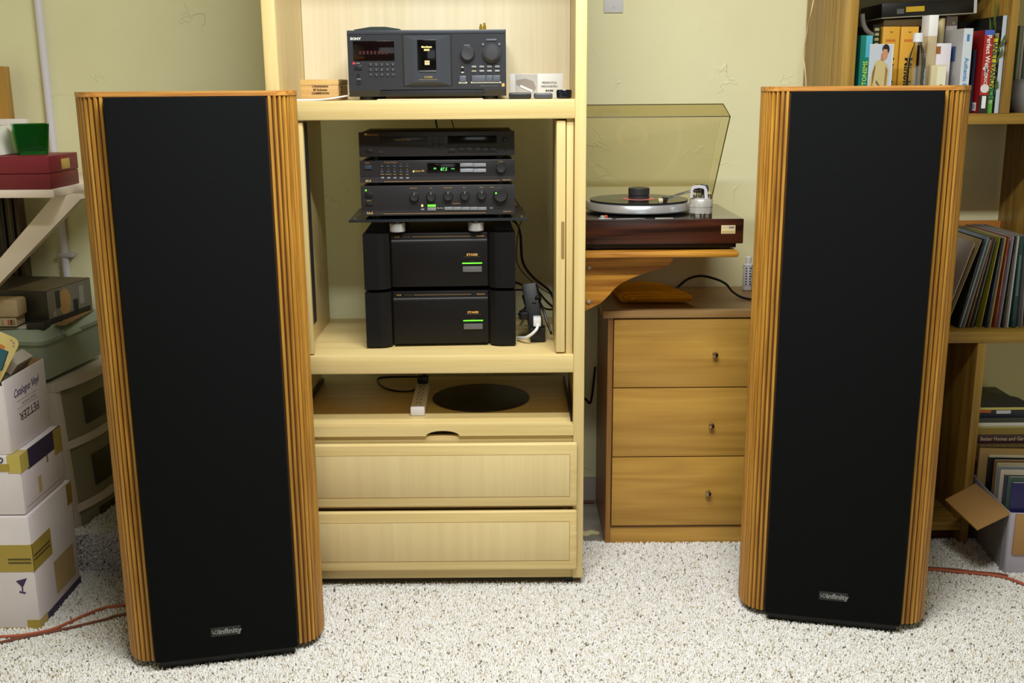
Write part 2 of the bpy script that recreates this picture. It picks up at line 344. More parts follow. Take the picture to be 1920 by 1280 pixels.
speaker('tower_speaker', 'tall black-grilled speaker with fluted oak sides standing before the oak dresser and bookcase', .864, 2.6465, R(-13.4))

# ---------------------------------------------------------------- stereo cabinet
cb = thing('stereo_cabinet', 'pale wood open stereo cabinet holding the stacked hi-fi components', 'cabinet', (-.2235, 3.17, 0))
FY = 2.92
for nm, x0, x1, s0, s1 in (('side_panel', -.652, -.632, -.652, -.615), ('side_panel', .185, .205, .173, .205)):
    bm = B((x0, FY + .02, .031), (x1, 3.42, 2.08)); box(bm, (s0, FY, .031), (s1, FY + .025, 2.08), .004); obj(nm, bm, BIRCH['z'], cb, True)
pb('shelf', BIRCH['x'], cb, (-.631, FY + .004, 1.367), (.184, 3.40, 1.419), .005)
pb('shelf', BIRCH['x'], cb, (-.631, FY + .004, .661), (.184, 3.44, .714), .005)
pb('shelf', BIRCH['x'], cb, (-.631, FY + .004, 2.03), (.184, 3.40, 2.07), .005)
pb('back_panel', TOPVEN, cb, (-.631, 3.38, 1.419), (.184, 3.388, 2.03))
pb('partition', BIRCH['z'], cb, (.152, FY + .018, .714), (.172, 3.36, 1.367), .003)
pb('partition', BIRCH['z'], cb, (-.612, FY + .018, .714), (-.592, 3.40, 1.367), .003)
# pocket doors slid back: the right one with a finger groove
d = pb('pocket_door', BIRCH['z'], cb, (.124, FY + .014, .718), (.150, 3.18, 1.363), .004)
obj('finger_groove', prism(bmesh.new(), rrect(.138, .147, .985, 1.09, .004), 'y', FY + .0135, FY + .016), M((150, 118, 66), .6), d)
d = pb('pocket_door', BIRCH['z'], cb, (-.586, FY + .014, .718), (-.561, FY + .035, 1.363), .004)
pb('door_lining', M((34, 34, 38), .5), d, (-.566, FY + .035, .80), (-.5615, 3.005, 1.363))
# pull-out tray with a round swivel plate and a finger notch
tray = pb('pull_out_tray', BIRCH['x'], cb, (-.630, FY + .02, .486), (.175, 3.46, .508), .002)
arc = [(-.201 - .048 * math.cos(R(a_)), .478 + .0155 * math.sin(R(a_))) for a_ in range(0, 181, 12)]
obj('front_lip', prism(bmesh.new(), [(-.630, .478)] + arc + [(.175, .478), (.175, .505), (.1735, .508), (-.6285, .508), (-.630, .505)], 'y', FY - .003, FY + .0205), BIRCH['x'], tray)
obj('notch_shade', prism(bmesh.new(), [(-.251, .477), (-.151, .477), (-.151, .4955), (-.251, .4955)], 'y', FY + .0206, FY + .024), M((30, 23, 14), .9), tray)  # dark backing paints the shade inside the notch
bm = lathe(bmesh.new(), (-.098, 3.197, .508), (0, 0, 1), [(.148, 0), (.151, .002), (.151, .004), (.147, .006)], 64); obj('swivel_plate', bm, M((14, 14, 15), .32, bump=.5, bscale=700), tray, True)
for x in (-.628, .168): pb('tray_runner', BLACK, cb, (x, FY + .03, .5085), (x + .006, 3.40, .522))
pb('rail', BIRCH['x'], cb, (-.631, FY + .006, .452), (.176, FY + .03, .4765), .003)
pb('inner_floor', BIRCH['x'], cb, (-.631, FY + .03, .40), (.184, 3.40, .41))
def drawer(z0, z1):
    d = pb('drawer', BIRCH['x'], cb, (-.634, FY - .020, z0), (.186, FY - .001, z1), .007, seg=3)
    x0, x1, a, b = -.610, .163, z0 + .032, z1 - .034
    pb('drawer_panel', BIRCHV, d, (x0, FY - .0208, a), (x1, FY - .012, b), .0006)
    bm = bmesh.new(); dk = .0011; y0, y1 = FY - .0206, FY - .012
    for q in ((x0 - dk, x1 + dk, b, b + dk), (x0 - dk, x1 + dk, a - dk, a), (x0 - dk, x0, a, b), (x1, x1 + dk, a, b)): box(bm, (q[0], y0, q[2]), (q[1], y1, q[3]))
    obj('panel_groove', bm, M((150, 114, 60), .6), d)
    pb('drawer_box', BIRCH['y'], d, (-.60, FY, z0 + .01), (.15, 3.38, z1 - .03))
drawer(.266, .459); drawer(.066, .253)
pb('divider_rail', M((150, 116, 62), .6), cb, (-.631, FY + .002, .254), (.184, FY + .03, .265))
pb('toe_rail', BIRCH['x'], cb, (-.634, FY + .006, .031), (.174, FY + .03, .064), .003)
for x, y in ((.165, FY + .035), (-.60, FY + .035), (.15, 3.37), (-.59, 3.37)):
    bm = cyl(bmesh.new(), (x - .013, y, .019), (x + .013, y, .019), .0175, n=18); box(bm, (x - .016, y - .014, .03), (x + .016, y + .014, .0395)); obj('caster', bm, BLACK, cb, True)
pb('bottom_board', BIRCH['x'], cb, (-.632, FY + .03, .04), (.185, 3.42, .055))
# ---------------------------------------------------------------- CD changer on the upper shelf
def knob(parent, x, z, r, d, mat=DARKG, y=0.0, ridge=True, name='knob', label=None):
    bm = lathe(bmesh.new(), (x, y, z), (0, -1, 0), [(r * 1.02, 0), (r, d * .2), (r * .95, d * .8), (r * .82, d), (r * .3, d * .93)], 28)
    return obj(name, bm, mat, parent, True, local=True, label=label)
cd = thing('cd_changer', 'large black multi-disc changer on the upper cabinet shelf', 'CD changer', (-.4405, 3.0, 1.42))
def q(zx, zy): return ((zx - 55) / 1785 * .43, (890 - zy) / 800 * .183)
def lb(name, mat, par, zx0, zy0, zx1, zy1, y0, y1, bev=0.0, label=None):
    x0, z0 = q(zx0, zy1); x1, z1 = q(zx1, zy0); return pb(name, mat, par, (x0, y0, z0), (x1, y1, z1), bev, local=True, label=label)
pb('case', SHELLB, cd, (.002, .016, .012), (.428, .345, .181), .003, local=True)
bm = bmesh.new()
prism(bm, [(0, .024), (.0, .178), (.004, .183), (.012, .183), (.02, .183), (.02, .008), (.012, .008)], 'x', 0, .43)
fp = obj('front_panel', bm, FACE, cd, local=True)
lb('top_band', M((58, 62, 72), .35), fp, 60, 92, 1835, 136, -.002, .004, .0015)
pb('lower_strip', M((30, 31, 35), .4), fp, (.085, .000, .012), (.37, .012, .027), .001, local=True)
lb('door_bay', BLACK, fp, 668, 142, 1232, 740, -.0006, .004)
dr = bmesh.new(); x0, z0 = q(690, 732); x1, z1 = q(1212, 152)
vs = [dr.verts.new(c) for c in ((x0, -.001, z0), (x1, -.001, z0), (x1, -.001, z1), (x0, -.001, z1), (x0 + .026, -.011, z0 + .009), (x1 - .026, -.011, z0 + .009), (x1 - .026, -.011, z1 - .012), (x0 + .026, -.011, z1 - .012))]
for f in ((4, 5, 6, 7), (0, 1, 5, 4), (1, 2, 6, 5), (2, 3, 7, 6), (3, 0, 4, 7), (3, 2, 1, 0)): dr.faces.new([vs[i] for i in f])
obj('disc_door', dr, M((56, 60, 68), .32), fp, local=True)
lb('door_window', BLACKG, fp, 846, 205, 1055, 552, -.013, -.009, .001)
lb('door_ledge', M((82, 84, 92), .35), fp, 858, 556, 1055, 574, -.0135, -.009, .001)
for s, zy, h in (('Mega Storage', 287, .0046), ('300CD', 322, .0046)):
    x, z = q(950, zy); text(s, (x, -.0133, z), h, CREAML, fp, sx=.78, bold=.0002, shear=.2, local=True)
lb('disc_logo', M((226, 198, 150), .5), fp, 926, 443, 980, 492, -.0136, -.0125)
x, z = q(952, 463); text('disc', (x, -.0139, z), .0042, M((120, 92, 60), .5), fp, sx=.95, local=True)
x, z = q(962, 633); text('CX333ES', (x, -.0115, z), .0048, GOLD, fp, sx=.85, local=True)
x, z = q(960, 662); text('COMPACT DISC CHANGER PLAYER', (x, -.0115, z), .0019, GOLD, fp, sx=1.15, local=True)
x, z = q(150, 187); text('SONY', (x, -.0005, z), .0064, PRINTW, fp, sx=1.18, bold=.0004, local=True)
lb('display', M((16, 7, 8), .08), fp, 118, 213, 582, 440, -.001, .004, .0005)
for zx in range(185, 520, 42): 
    x, z = q(zx, 365); pb('segment', M((62, 20, 18), .4), fp, (x, -.0013, z), (x + .006, -.0009, z + .009), local=True)
x, z = q(120, 466); obj('power_lamp', cyl(bmesh.new(), (x, .001, z), (x, -.0012, z), .0028, n=12), LEDR, fp, local=True)
lb('power_button', M((34, 36, 42), .3), fp, 128, 492, 210, 540, -.003, .004, .0008)
x, z = q(165, 467); text('POWER', (x, -.0003, z), .002, PRINTW, fp, local=True)
for r_ in range(3):
    for c_ in range(5):
        zx, zy = 308 + c_ * 63, 488 + r_ * 59; lb('key', M((40, 42, 48), .35), fp, zx - 17, zy - 10, zx + 17, zy + 17, -.0018, .003, .0006)
        x, z = q(zx, zy + 4); text(str(r_ * 5 + c_ + 1)[-1] if r_ * 5 + c_ < 10 else '>', (x, -.002, z), .0025, PRINTW, fp, local=True)
        x, z = q(zx, zy - 15); pb('key_line', M((150, 150, 146), .5), fp, (x - .0035, -.0003, z), (x + .0035, .001, z + .0005), local=True)
x, z = q(165, 603); knob(fp, x, z, .0035, .004, BLACK)
x, z = q(170, 648); text('PHONES', (x, -.0003, z), .002, PRINTW, fp, local=True)
x, z = q(168, 688); obj('headphone_jack', lathe(bmesh.new(), (x, .001, z), (0, -1, 0), [(.006, 0), (.006, .003), (.0035, .003), (.0035, .0005)], 20), BLACK, fp, True, local=True)
x, z = q(1408, 365); knob(fp, x, z, .0195, .016, M((60, 60, 64), .35))
x, z = q(1680, 362); bm = lathe(bmesh.new(), (x, 0, z), (0, -1, 0), [(.025, 0), (.0245, .011), (.022, .0135), (.0205, .0135), (.0195, .018), (.0165, .0205), (.001, .0215)], 36); obj('jog_dial', bm, M((62, 62, 66), .35), fp, True, local=True)
for zx in (1583, 1766): x, z = q(zx, 261); knob(fp, x, z, .0035, .004, M((120, 122, 130), .3), name='button')
lb('button', M((90, 92, 104), .3), fp, 1615, 200, 1737, 221, -.003, .003, .0008)
x, z = q(1400, 268); text('PLAY MODE', (x, -.0003, z), .002, PRINTW, fp, local=True)
lb('switch', M((20, 20, 22), .3), fp, 1332, 525, 1362, 562, -.003, .003, .0006); lb('switch_mark', PRINTW, fp, 1334, 515, 1360, 524, -.0008, .002); lb('switch_mark', PRINTW, fp, 1334, 574, 1360, 586, -.0008, .002)
for i, zx in enumerate((1477, 1565, 1652, 1740)):
    for zy in (521, 571):
        lb('button', M((120, 120, 126), .3), fp, zx - 28, zy - 5, zx + 28, zy + 8, -.003, .003, .0006)
        x, z = q(zx, zy - 13); pb('caption', GOLD if zy > 550 and i < 1 else PRINTW, fp, (x - .006, -.0003, z - .0009), (x + .006, .001, z + .0004), local=True)
BLUEB = M((88, 92, 104), .28)
lb('eject_button', BLUEB, fp, 1312, 620, 1386, 690, -.005, .003, .0012); lb('button_tray', PRINTW, fp, 1303, 690, 1396, 709, -.0012, .002, .0005)
for a, b2 in ((1452, 1608), (1611, 1686), (1689, 1772)): lb('play_button', BLUEB, fp, a, 618, b2, 688, -.005, .003, .001)
lb('button_tray', PRINTW, fp, 1441, 690, 1782, 707, -.0012, .002, .0005)
lb('gold_badge', GOLD, fp, 1790, 710, 1821, 748, -.0008, .002)
x, z = q(1650, 741); text('MEGA FILE  TEXT  CONTROL A1', (x, -.0003, z), .002, M((140, 138, 134), .6), fp, sx=1.2, local=True)
for x in (.045, .385):
    for y in (.04, .30): obj('foot', cyl(bmesh.new(), (x, y, 0), (x, y, .014), .022, n=24), BLACK, cd, True, local=True)

# ---------------------------------------------------------------- component stack on the middle shelf
YAW = R(2.2); SX, SY = -.4215, 3.012
def place(x, y, z): 
    c, s = math.cos(YAW), math.sin(YAW); return (SX + c * x - s * y, SY + s * x + c * y, z)
K = .433 / 1518
def device(name, label, cat, z, h, ztop, depth=.30):
    t = thing(name, label, cat, place(0, 0, z), YAW)
    pb('case', SHELLB, t, (.004, .006, .0098), (.429, depth, h - .001), .002, local=True)
    f = pb('front_panel', FACE2, t, (0, 0, .0105), (.433, .008, h), .0015, local=True)
    for x in (.04, .39):
        for y in (.04, depth - .05): obj('foot', cyl(bmesh.new(), (x, y, 0), (x, y, .0100), .014, n=18), BLACK, t, True, local=True)
    def Q(zx, zy): return ((zx - 172) * K, h - (zy - (ztop - 24 * (zx - 172) / 1518)) * K)
    return t, f, Q
def LB(Q, name, mat, par, zx0, zy0, zx1, zy1, y0=-.001, y1=.004, bev=0.0):
    xa, za = Q(zx0, zy0); xb, zb = Q(zx1, zy1); zc = (Q(zx0, zy0)[1] + Q(zx1, zy0)[1]) / 2; zd = (Q(zx0, zy1)[1] + Q(zx1, zy1)[1]) / 2
    return pb(name, mat, par, (xa, y0, zd), (xb, y1, zc), bev, local=True)
def TX(Q, s, zx, zy, hpx, mat, par, sx=1.0, y=-.0004, **k):
    x, z = Q(zx, zy); return text(s, (x, y, z), hpx * K, mat, par, sx=sx, local=True, **k)
GOLDT = M((196, 150, 84), .5); DIM = M((96, 84, 62), .6)
Z0 = .7148
# power amplifiers
def power_amp(name, label, z, rel):
    t = thing(name, label, 'amplifier', place(0, 0, z), YAW); ka = .433 / 1315; H = .164
    out = [(0, 0), (.042, 0), (.058, .004), (.0735, .017), (.0735, .04), (.3595, .04), (.3595, .017), (.375, .004), (.391, 0), (.433, 0), (.433, .02), (.425, .33), (.008, .33), (0, .02)]
    obj('case', prism(bmesh.new(), out, 'z', .004, H), M((13, 13, 16), .42, spec=.3), t, local=True)
    f = pb('center_panel', M((18, 16, 17), .4, spec=.3), t, (.079, .016, .008), (.354, .05, H), .002, local=True)
    pb('panel_lip', M((84, 84, 88), .35), f, (.080, .0145, .1405), (.353, .017, .1445), .0005, local=True)
    pb('shadow_line', BLACK, f, (.080, .0153, .1355), (.353, .017, .1405), local=True)
    text('PA-5II', (.090, .0155, .1535), .0045, GOLDT, f, local=True, sx=.8, align='LEFT'); text('Power Amplifier', (.113, .0155, .1535), .003, DIM, f, local=True, align='LEFT', sx=.75)
    pb('gold_line', GOLDT, f, (.140, .0155, .153), (.305, .0165, .1536), local=True); text('Nakamichi', (.333, .0155, .1535), .0042, GOLDT, f, local=True, sx=.95)
    text('STASIS', (.3095, .0155, .0995), .0062, M((214, 164, 88), .5), f, local=True, sx=1.25, bold=.0003)
    text('CIRCUIT DESIGN LICENSED BY', (.3095, .0155, .0935), .0021, DIM, f, local=True, sx=1.15); text('POWER', (.3095, .0155, .0805), .0022, DIM, f, local=True)
    pb('power_lamp', LEDG, f, (.281, .0150, .0735), (.338, .0165, .0765), .0005, local=True)
    b = pb('power_switch', M((112, 110, 112), .3, .3), f, (.282, .0115, .050), (.337, .0165, .066), .001, local=True)
    for x in (.03, .40):
        for y in (.03, .29): obj('foot', cyl(bmesh.new(), (x, y, 0), (x, y, .006), .014, n=16), BLACK, t, True, local=True)
    for sg in (0, 1):
        for i in range(14):
            y = .06 + i * .019; x0, x1 = ((.004, .060) if sg == 0 else (.373, .429)); pb('cooling_fin', M((16, 16, 18), .4), t, (x0, y, H), (x1, y + .006, H + .004), local=True)
    return t
power_amp('power_amplifier', 'lower of two black power amplifiers, resting on the middle shelf', Z0, 0)
power_amp('power_amplifier', 'upper black power amplifier, carrying the glass plate on silver feet', Z0 + .1690, 1)
# glass plate on four silver cones
gp = thing('stand_plate', 'thin dark plate on chunky silver feet under the preamplifier', 'stand', place(0, 0, Z0 + .3373), YAW)
pb('plate', M((34, 38, 44), .2, spec=.6), gp, (-.036, -.012, .0310), (.468, .30, .0375), .002, local=True)
for x in (.098, .322):
    for y in (.02, .26):
        obj('silver_foot', lathe(bmesh.new(), (x, y, 0), (0, 0, 1), [(.0205, 0), (.0225, .002), (.0225, .024), (.021, .026), (.006, .026), (.006, .0310)], 32), SILVER, gp, True, local=True)
for x in (-.02, .452):
    for y in (.012, .285): obj('post_cap', cyl(bmesh.new(), (x, y, .0375), (x, y, .0425), .004, n=12), CHROME, gp, True, local=True)
# preamplifier
zp = Z0 + .3373 + .0376
t, f, Q = device('preamplifier', 'black preamplifier with a row of round knobs above the silver-footed plate', 'preamplifier', zp, .0945, 699)
LB(Q, 'lower_band', M((44, 42, 44), .35), f, 176, 928, 1688, 980, -.0012)
LB(Q, 'power_lamp', LEDG, f, 216, 735, 230, 748); TX(Q, 'Power', 250, 741, 10, DIM, f); LB(Q, 'power_button', M((26, 26, 30), .3), f, 212, 765, 290, 805, -.004, .003, .0006)
TX(Q, 'Speaker', 250, 842, 10, GOLDT, f); LB(Q, 'button', M((28, 28, 30), .3), f, 215, 862, 288, 890, -.003, .003, .0005)
for zx, zy, r_ in ((697, 800, 46), (862, 795, 47), (1030, 790, 48), (1196, 785, 47), (1362, 780, 46)):
    x, z = Q(zx, zy); knob(f, x, z, r_ * K, .014, M((40, 40, 42), .35)); pb('pointer', PRINTW, f, (x - .0004, -.0145, z + r_ * K * .45), (x + .0004, -.0115, z + r_ * K * .85), local=True)
    for k in range(9):
        an = R(-40 + k * 32.5); px, pz = x - math.cos(an) * r_ * K * 1.38, z + math.sin(an) * r_ * K * 1.38
        if k in (0, 2, 4, 6, 8) or zx < 720: pb('tick', DIM, f, (px - .0007, -.0003, pz - .0004), (px + .0007, .002, pz + .0004), local=True)
for s, zx, zy in (('Input Selector', 692, 717), ('Tone', 860, 715), ('Volume Contour', 1030, 712), ('Bass', 1190, 708), ('Balance', 1360, 706), ('Volume', 1465, 704)): TX(Q, s, zx, zy, 11, GOLDT, f, sx=.8)
x, z = Q(1548, 778); knob(f, x, z, 73 * K, .018, M((40, 40, 42), .35)); x, z = Q(1502, 757); obj('volume_lamp', cyl(bmesh.new(), (x, -.0165, z), (x, -.0192, z), .0022, n=10), LEDG, f, local=True)
LB(Q, 'lamp', CREAML, f, 764, 878, 780, 900); LB(Q, 'button', BTN, f, 758, 918, 792, 934, -.003, .003, .0005)
LB(Q, 'lamp', LEDG, f, 826, 879, 905, 897); LB(Q, 'button', BTN, f, 822, 906, 908, 937, -.004, .003, .0006)
TX(Q, 'Rec Out', 948, 912, 12, PRINTW, f)
for i in range(5): LB(Q, 'button', BTN, f, 989 + i * 84, 900, 1071 + i * 84, 930, -.004, .003, .0006)
TX(Q, 'Tape Monitor', 1110, 866, 10, GOLDT, f); LB(Q, 'button', M((90, 90, 94), .3), f, 1436, 900, 1475, 920, -.003, .003, .0005)
TX(Q, 'CA-5', 222, 966, 20, M((222, 190, 120), .5), f, align='LEFT', bold=.0002, y=-.0016); TX(Q, 'Control Amplifier', 300, 967, 10, DIM, f, align='LEFT', y=-.0016)
LB(Q, 'gold_line', GOLDT, f, 390, 961, 1400, 964, -.0016); TX(Q, 'Nakamichi', 1612, 942, 13, GOLDT, f, sx=1.0, y=-.0016)
# tuner
zt = zp + .0946
t, f, Q = device('tuner', 'slim black tuner with a green frequency readout', 'tuner', zt, .0698, 442)
LB(Q, 'lower_band', M((46, 43, 46), .35), f, 176, 590, 1692, 645, -.0012)
TX(Q, 'Power', 250, 463, 12, GOLDT, f); LB(Q, 'power_button', M((48, 60, 76), .3), f, 216, 486, 288, 522, -.004, .003, .0006)
for r_, zy in enumerate((488, 540)):
    for i in range(5): LB(Q, 'button', M((66, 76, 92), .3), f, 372 + i * 62, zy, 400 + i * 62, zy + 14, -.003, .003, .0005); TX(Q, str(i + 1 + 5 * r_), 385 + i * 62, zy - 18, 10, GOLDT, f)
TX(Q, 'Preset Stations', 475, 456, 10, GOLDT, f, sx=1.5)
for i, s in enumerate(('Mono', 'Memory', 'Auto', 'Fine', 'Scan')): TX(Q, s, 390 + i * 61, 570, 12, GOLDT, f, sx=.9); LB(Q, 'button', BTN, f, 375 + i * 61, 598, 405 + i * 61, 614, -.003, .003, .0005)
LB(Q, 'lamp', CREAML, f, 690, 535, 700, 550); TX(Q, 'Schotz NR', 750, 538, 18, M((216, 178, 90), .5), f, sx=.95)
dp = LB(Q, 'display', BLACKG, f, 830, 457, 1152, 555, -.001, .004, .0005)
TX(Q, '87.5', 992, 520, 30, VFD, f, sx=.9, y=-.0015, shear=.15); TX(Q, 'FM', 906, 514, 18, VFD, f, y=-.0015, sx=.8); TX(Q, 'MHz', 1082, 514, 12, VFD, f, y=-.0015); TX(Q, 'STEREO', 930, 474, 8, M((120, 60, 40), .5), f, sx=1.3, y=-.0015)
for a, b2 in ((459, 492), (512, 545)):
    for u, v in ((1154, 1281), (1283, 1408)): LB(Q, 'tuning_button', M((172, 176, 186), .3, .4), f, u, a, v, b2, -.004, .003, .0006)
x, z = Q(1555, 502); knob(f, x, z, 50 * K, .013, M((44, 44, 46), .35)); TX(Q, 'Tuning', 1552, 440, 12, GOLDT, f)
TX(Q, 'ST-7', 224, 640, 20, M((222, 190, 120), .5), f, align='LEFT', bold=.0002, y=-.0016); TX(Q, 'AM/FM Stereo Tuner', 290, 640, 10, DIM, f, align='LEFT', sx=.8, y=-.0016)
LB(Q, 'gold_line', GOLDT, f, 405, 632, 1545, 635, -.0016); TX(Q, 'Nakamichi', 1612, 618, 14, GOLDT, f, y=-.0016)
# CD player on top
zc = zt + .0699
t, f, Q = device('cd_player', 'slim black disc player on top of the component stack', 'CD player', zc, .0780, 157)
TX(Q, 'Nakamichi', 305, 180, 15, GOLDT, f, sx=1.25); TX(Q, 'N', 242, 178, 20, M((230, 200, 90), .5), f, bold=.0003)
LB(Q, 'disc_tray', M((24, 23, 25), .3), f, 380, 196, 840, 258, -.002, .003, .001); TX(Q, 'Compact Disc Player', 600, 226, 13, GOLDT, f, sx=1.0, y=-.0024)
for i in range(4):
    for u in (880, 945): LB(Q, 'button', M((34, 32, 34), .3), f, u, 185 + i * 36, u + 56, 205 + i * 36, -.002, .003, .0005)
    TX(Q, '-', 905, 178 + i * 36, 10, DIM, f)
LB(Q, 'display', BLACKG, f, 1035, 182, 1518, 268, -.001, .003, .0005); TX(Q, 'MusicBank Disc Player', 1140, 168, 9, DIM, f)
LB(Q, 'button', M((30, 29, 31), .3), f, 1037, 308, 1108, 345, -.003, .003, .0006)
for i in range(5): LB(Q, 'button', M((30, 29, 31), .3), f, 1130 + i * 78, 300, 1205 + i * 78, 336, -.003, .003, .0006)
x, z = Q(1600, 220); knob(f, x, z, 24 * K, .008, M((30, 30, 32), .35)); x, z = Q(1600, 320); knob(f, x, z, 10 * K, .002, BLACK)
LB(Q, 'power_button', M((26, 26, 28), .3), f, 236, 320, 300, 350, -.003, .003, .0006); TX(Q, 'disc', 385, 342, 16, DIM, f)
# cylinders between player and tuner read as chrome-rimmed feet
# ---------------------------------------------------------------- things on the upper shelf
U = 1.4195
def slabs(name, pts, label, cat, mat): pass
cg = thing('cigar_box', 'small wooden cigar box with branded lettering left of the disc changer', 'box', (-.5, 3.10, U))
a = at(563, 150, 3.05); b_ = at(634, 150, 3.05)
pb('box_body', wood('cedar', (214, 176, 112), (186, 142, 82), 'x', cross=60, along=2), cg, (a.x, 3.05, U), (b_.x, 3.22, U + .040), .001)
pb('lid', wood('cedar_lid', (224, 190, 124), (196, 152, 88), 'x', cross=60, along=2), cg, (a.x - .001, 3.049, U + .0405), (b_.x + .001, 3.221, U + .056), .001)
BR = M((74, 46, 24), .8)
for s, dz, h, sx in (("L'Anniversaire", .0375, .0058, .93), ('80 Robusto', .028, .0056, 1.05), ('CAMEROON', .0185, .0052, 1.15)): text(s, ((a.x + b_.x) / 2 + .002, 3.0485, U + dz), h, BR, cg, sx=sx, bold=.0002)
text('Robusto', (b_.x + .0005, 3.10, U + .034), .005, BR, cg, face='X'); text('CIGARS', (b_.x + .0005, 3.10, U + .022), .005, BR, cg, face='X')
def sheet(name, x0, x1, y0, y1, z, label, curl=0.0, mat=PAPER, n=10, th=.0012):
    bm = bmesh.new(); top = []; bot = []
    for i in range(n + 1):
        f_ = i / n; x = x0 + (x1 - x0) * f_; zz = z + curl * max(0, (f_ - .35) / .65) ** 2
        top.append((x, zz + th)); bot.append((x, zz))
    prism(bm, bot + top[::-1], 'y', y0, y1); return solo(name, bm, mat, label, 'paper', smooth=False)
sheet('paper_sheet', at(549, 188, 2.95).x, at(648, 188, 2.95).x, 2.945, 3.04, U, 'white papers curling up in front of the cigar box', .010, th=.0035)
sheet('paper_sheet', at(708, 188, 2.94).x, at(905, 188, 2.94).x, 2.932, 2.985, U, 'flat paper strip under the front of the disc changer', mat=M((240, 214, 180), .7), th=.0022)
ga = thing('stylus_gauge_box', 'small white box for a stylus force gauge right of the disc changer', 'box', (.07, 3.2, U))
x0, x1 = at(956, 160, 3.14).x, at(1056, 160, 3.14).x; zt_ = at(1000, 138, 3.14).z; xm = at(1008, 160, 3.14).x
pb('carton', M((218, 216, 212), .6), ga, (x0, 3.14, U), (x1, 3.19, zt_), .001)
pb('picture_panel', M((186, 180, 172), .6), ga, (at(966, 160, 3.14).x, 3.1394, U + .002), (xm, 3.141, zt_ - .001))
bm = bmesh.new(); P = [at(968, 150, 3.138), at(985, 147, 3.138), at(1000, 152, 3.138), at(1005, 165, 3.138), at(999, 172, 3.138), at(985, 166, 3.138), at(968, 158, 3.138)]
prism(bm, [(p.x, p.z) for p in P], 'y', 3.1385, 3.1396); obj('pictured_arm', bm, M((150, 138, 126), .6), ga)
bm = bmesh.new(); P = [at(976, 159, 3.138), at(999, 169, 3.138), at(998, 173, 3.138), at(975, 163, 3.138)]; prism(bm, [(p.x, p.z) for p in P], 'y', 3.1378, 3.1384); obj('pictured_gauge', bm, M((238, 236, 232), .5), ga)
for s, y_, h in (('PRECISION STYLUS', 155, .0052), ('FORCE GAUGE SFG-2', 162, .0052), ('SHURE', 170, .0042)):
    p = at(1030, y_, 3.1393); text(s, p, h, M((84, 78, 74), .6) if h > .005 else M((30, 30, 30), .6), ga, sx=.66 if h > .005 else 1.2, bold=.0001 if h > .005 else .0003)
solo('remote_control', B((at(954, 180, 2.98).x, 2.97, U), (at(996, 180, 2.98).x, 3.10, U + .0165), .004), M((34, 34, 36), .35), 'dark flat handset lying beside the disc changer, left of two', 'remote control')
solo('remote_control', B((at(1002, 180, 2.98).x, 2.97, U), (at(1036, 180, 2.98).x, 3.08, U + .015), .004), M((70, 72, 80), .3), 'grey flat handset beside the shiny black puck', 'remote control')
c = at(1058, 180, 2.98); bm = lathe(bmesh.new(), (c.x, 2.99, U), (0, 0, 1), [(.018, 0), (.0205, .003), (.021, .012), (.0215, .019), (.020, .023), (.017, .0238)], 32)
solo('brush_case', bm, M((18, 22, 34), .12), 'shiny round blue-black puck at the right end of the upper shelf', 'case')
# on top of the changer
TP = 1.6035
bm = bmesh.new(); prism(bm, [(-.425, TP), (-.30, TP), (-.30, TP + .004), (-.34, TP + .010), (-.38, TP + .010), (-.425, TP + .003)], 'y', 3.03, 3.22)
solo('booklet', bm, M((52, 62, 58), .3), 'dark glossy booklet bowed open on the left top of the disc changer', 'booklet', smooth=False)
bm = bmesh.new(); prism(bm, [(-.335, TP + .0005), (-.10, TP + .0005), (-.10, TP + .0025), (-.22, TP + .007), (-.30, TP + .011), (-.335, TP + .011)], 'y', 3.24, 3.33)
solo('booklet', bm, M((84, 96, 104), .3), 'grey-blue leaflet behind the bowed booklet on the disc changer', 'booklet', smooth=False)
c = at(905, 55, 3.03)
for dx, h, l_ in ((-.005, .015, 'tiny gold plug on the disc changer top, shorter of two'), (.005, .018, 'tiny gold plug on the disc changer top, taller of two')):
    solo('audio_plug', lathe(bmesh.new(), (c.x + dx, 3.03, TP), (0, 0, 1), [(.0045, 0), (.0045, h * .6), (.003, h * .62), (.003, h)], 12), M((190, 160, 50), .25, .8), l_, 'plug', 'gold plugs on the disc changer')
# ---------------------------------------------------------------- cords and strips inside the cabinet
def cord(name, pts, r, mat, label, cat='cable', group=None): return solo(name, tube(bmesh.new(), pts, r), mat, label, cat, group)
G = 'cords behind the component stack'
cord('power_cable', [at(945, 402, 3.37), at(968, 418, 3.355), at(976, 440, 3.32), at(980, 490, 3.32), at(1000, 520, 3.33), at(1030, 545, 3.34), at(1040, 568, 3.34), at(1046, 590, 3.345)], .0042, CORD, 'thick black cord looping down right of the amplifiers to the pocket door', group=G)
cord('power_cable', [at(940, 520, 3.37), at(972, 531, 3.35), at(1001, 543, 3.24), at(1010, 548, 3.22), at(1026, 566, 3.28), at(1046, 583, 3.335)], .0036, CORD, 'black cord running from the upper amplifier over the plug cluster', group=G)
cord('power_cable', [at(940, 547, 3.39), at(974, 543, 3.36), at(993, 548, 3.24), at(1003, 556, 3.20)], .0032, CORD, 'black cord curving from between the two amplifiers to the plugs', group=G)
cord('power_cable', [at(1008, 552, 3.2), at(1014, 570, 3.2), at(1024, 579, 3.27), at(1046, 580, 3.335)], .003, CORD, 'thin black cord drooping from the plug cluster to the pocket door', group=G)
cord('signal_cable', [at(812, 200, 3.43), at(817, 226, 3.425), at(821, 248, 3.40), at(824, 275, 3.39)], .003, CORD, 'black cable dropping behind the disc player from the upper shelf, thicker of two', group=G)
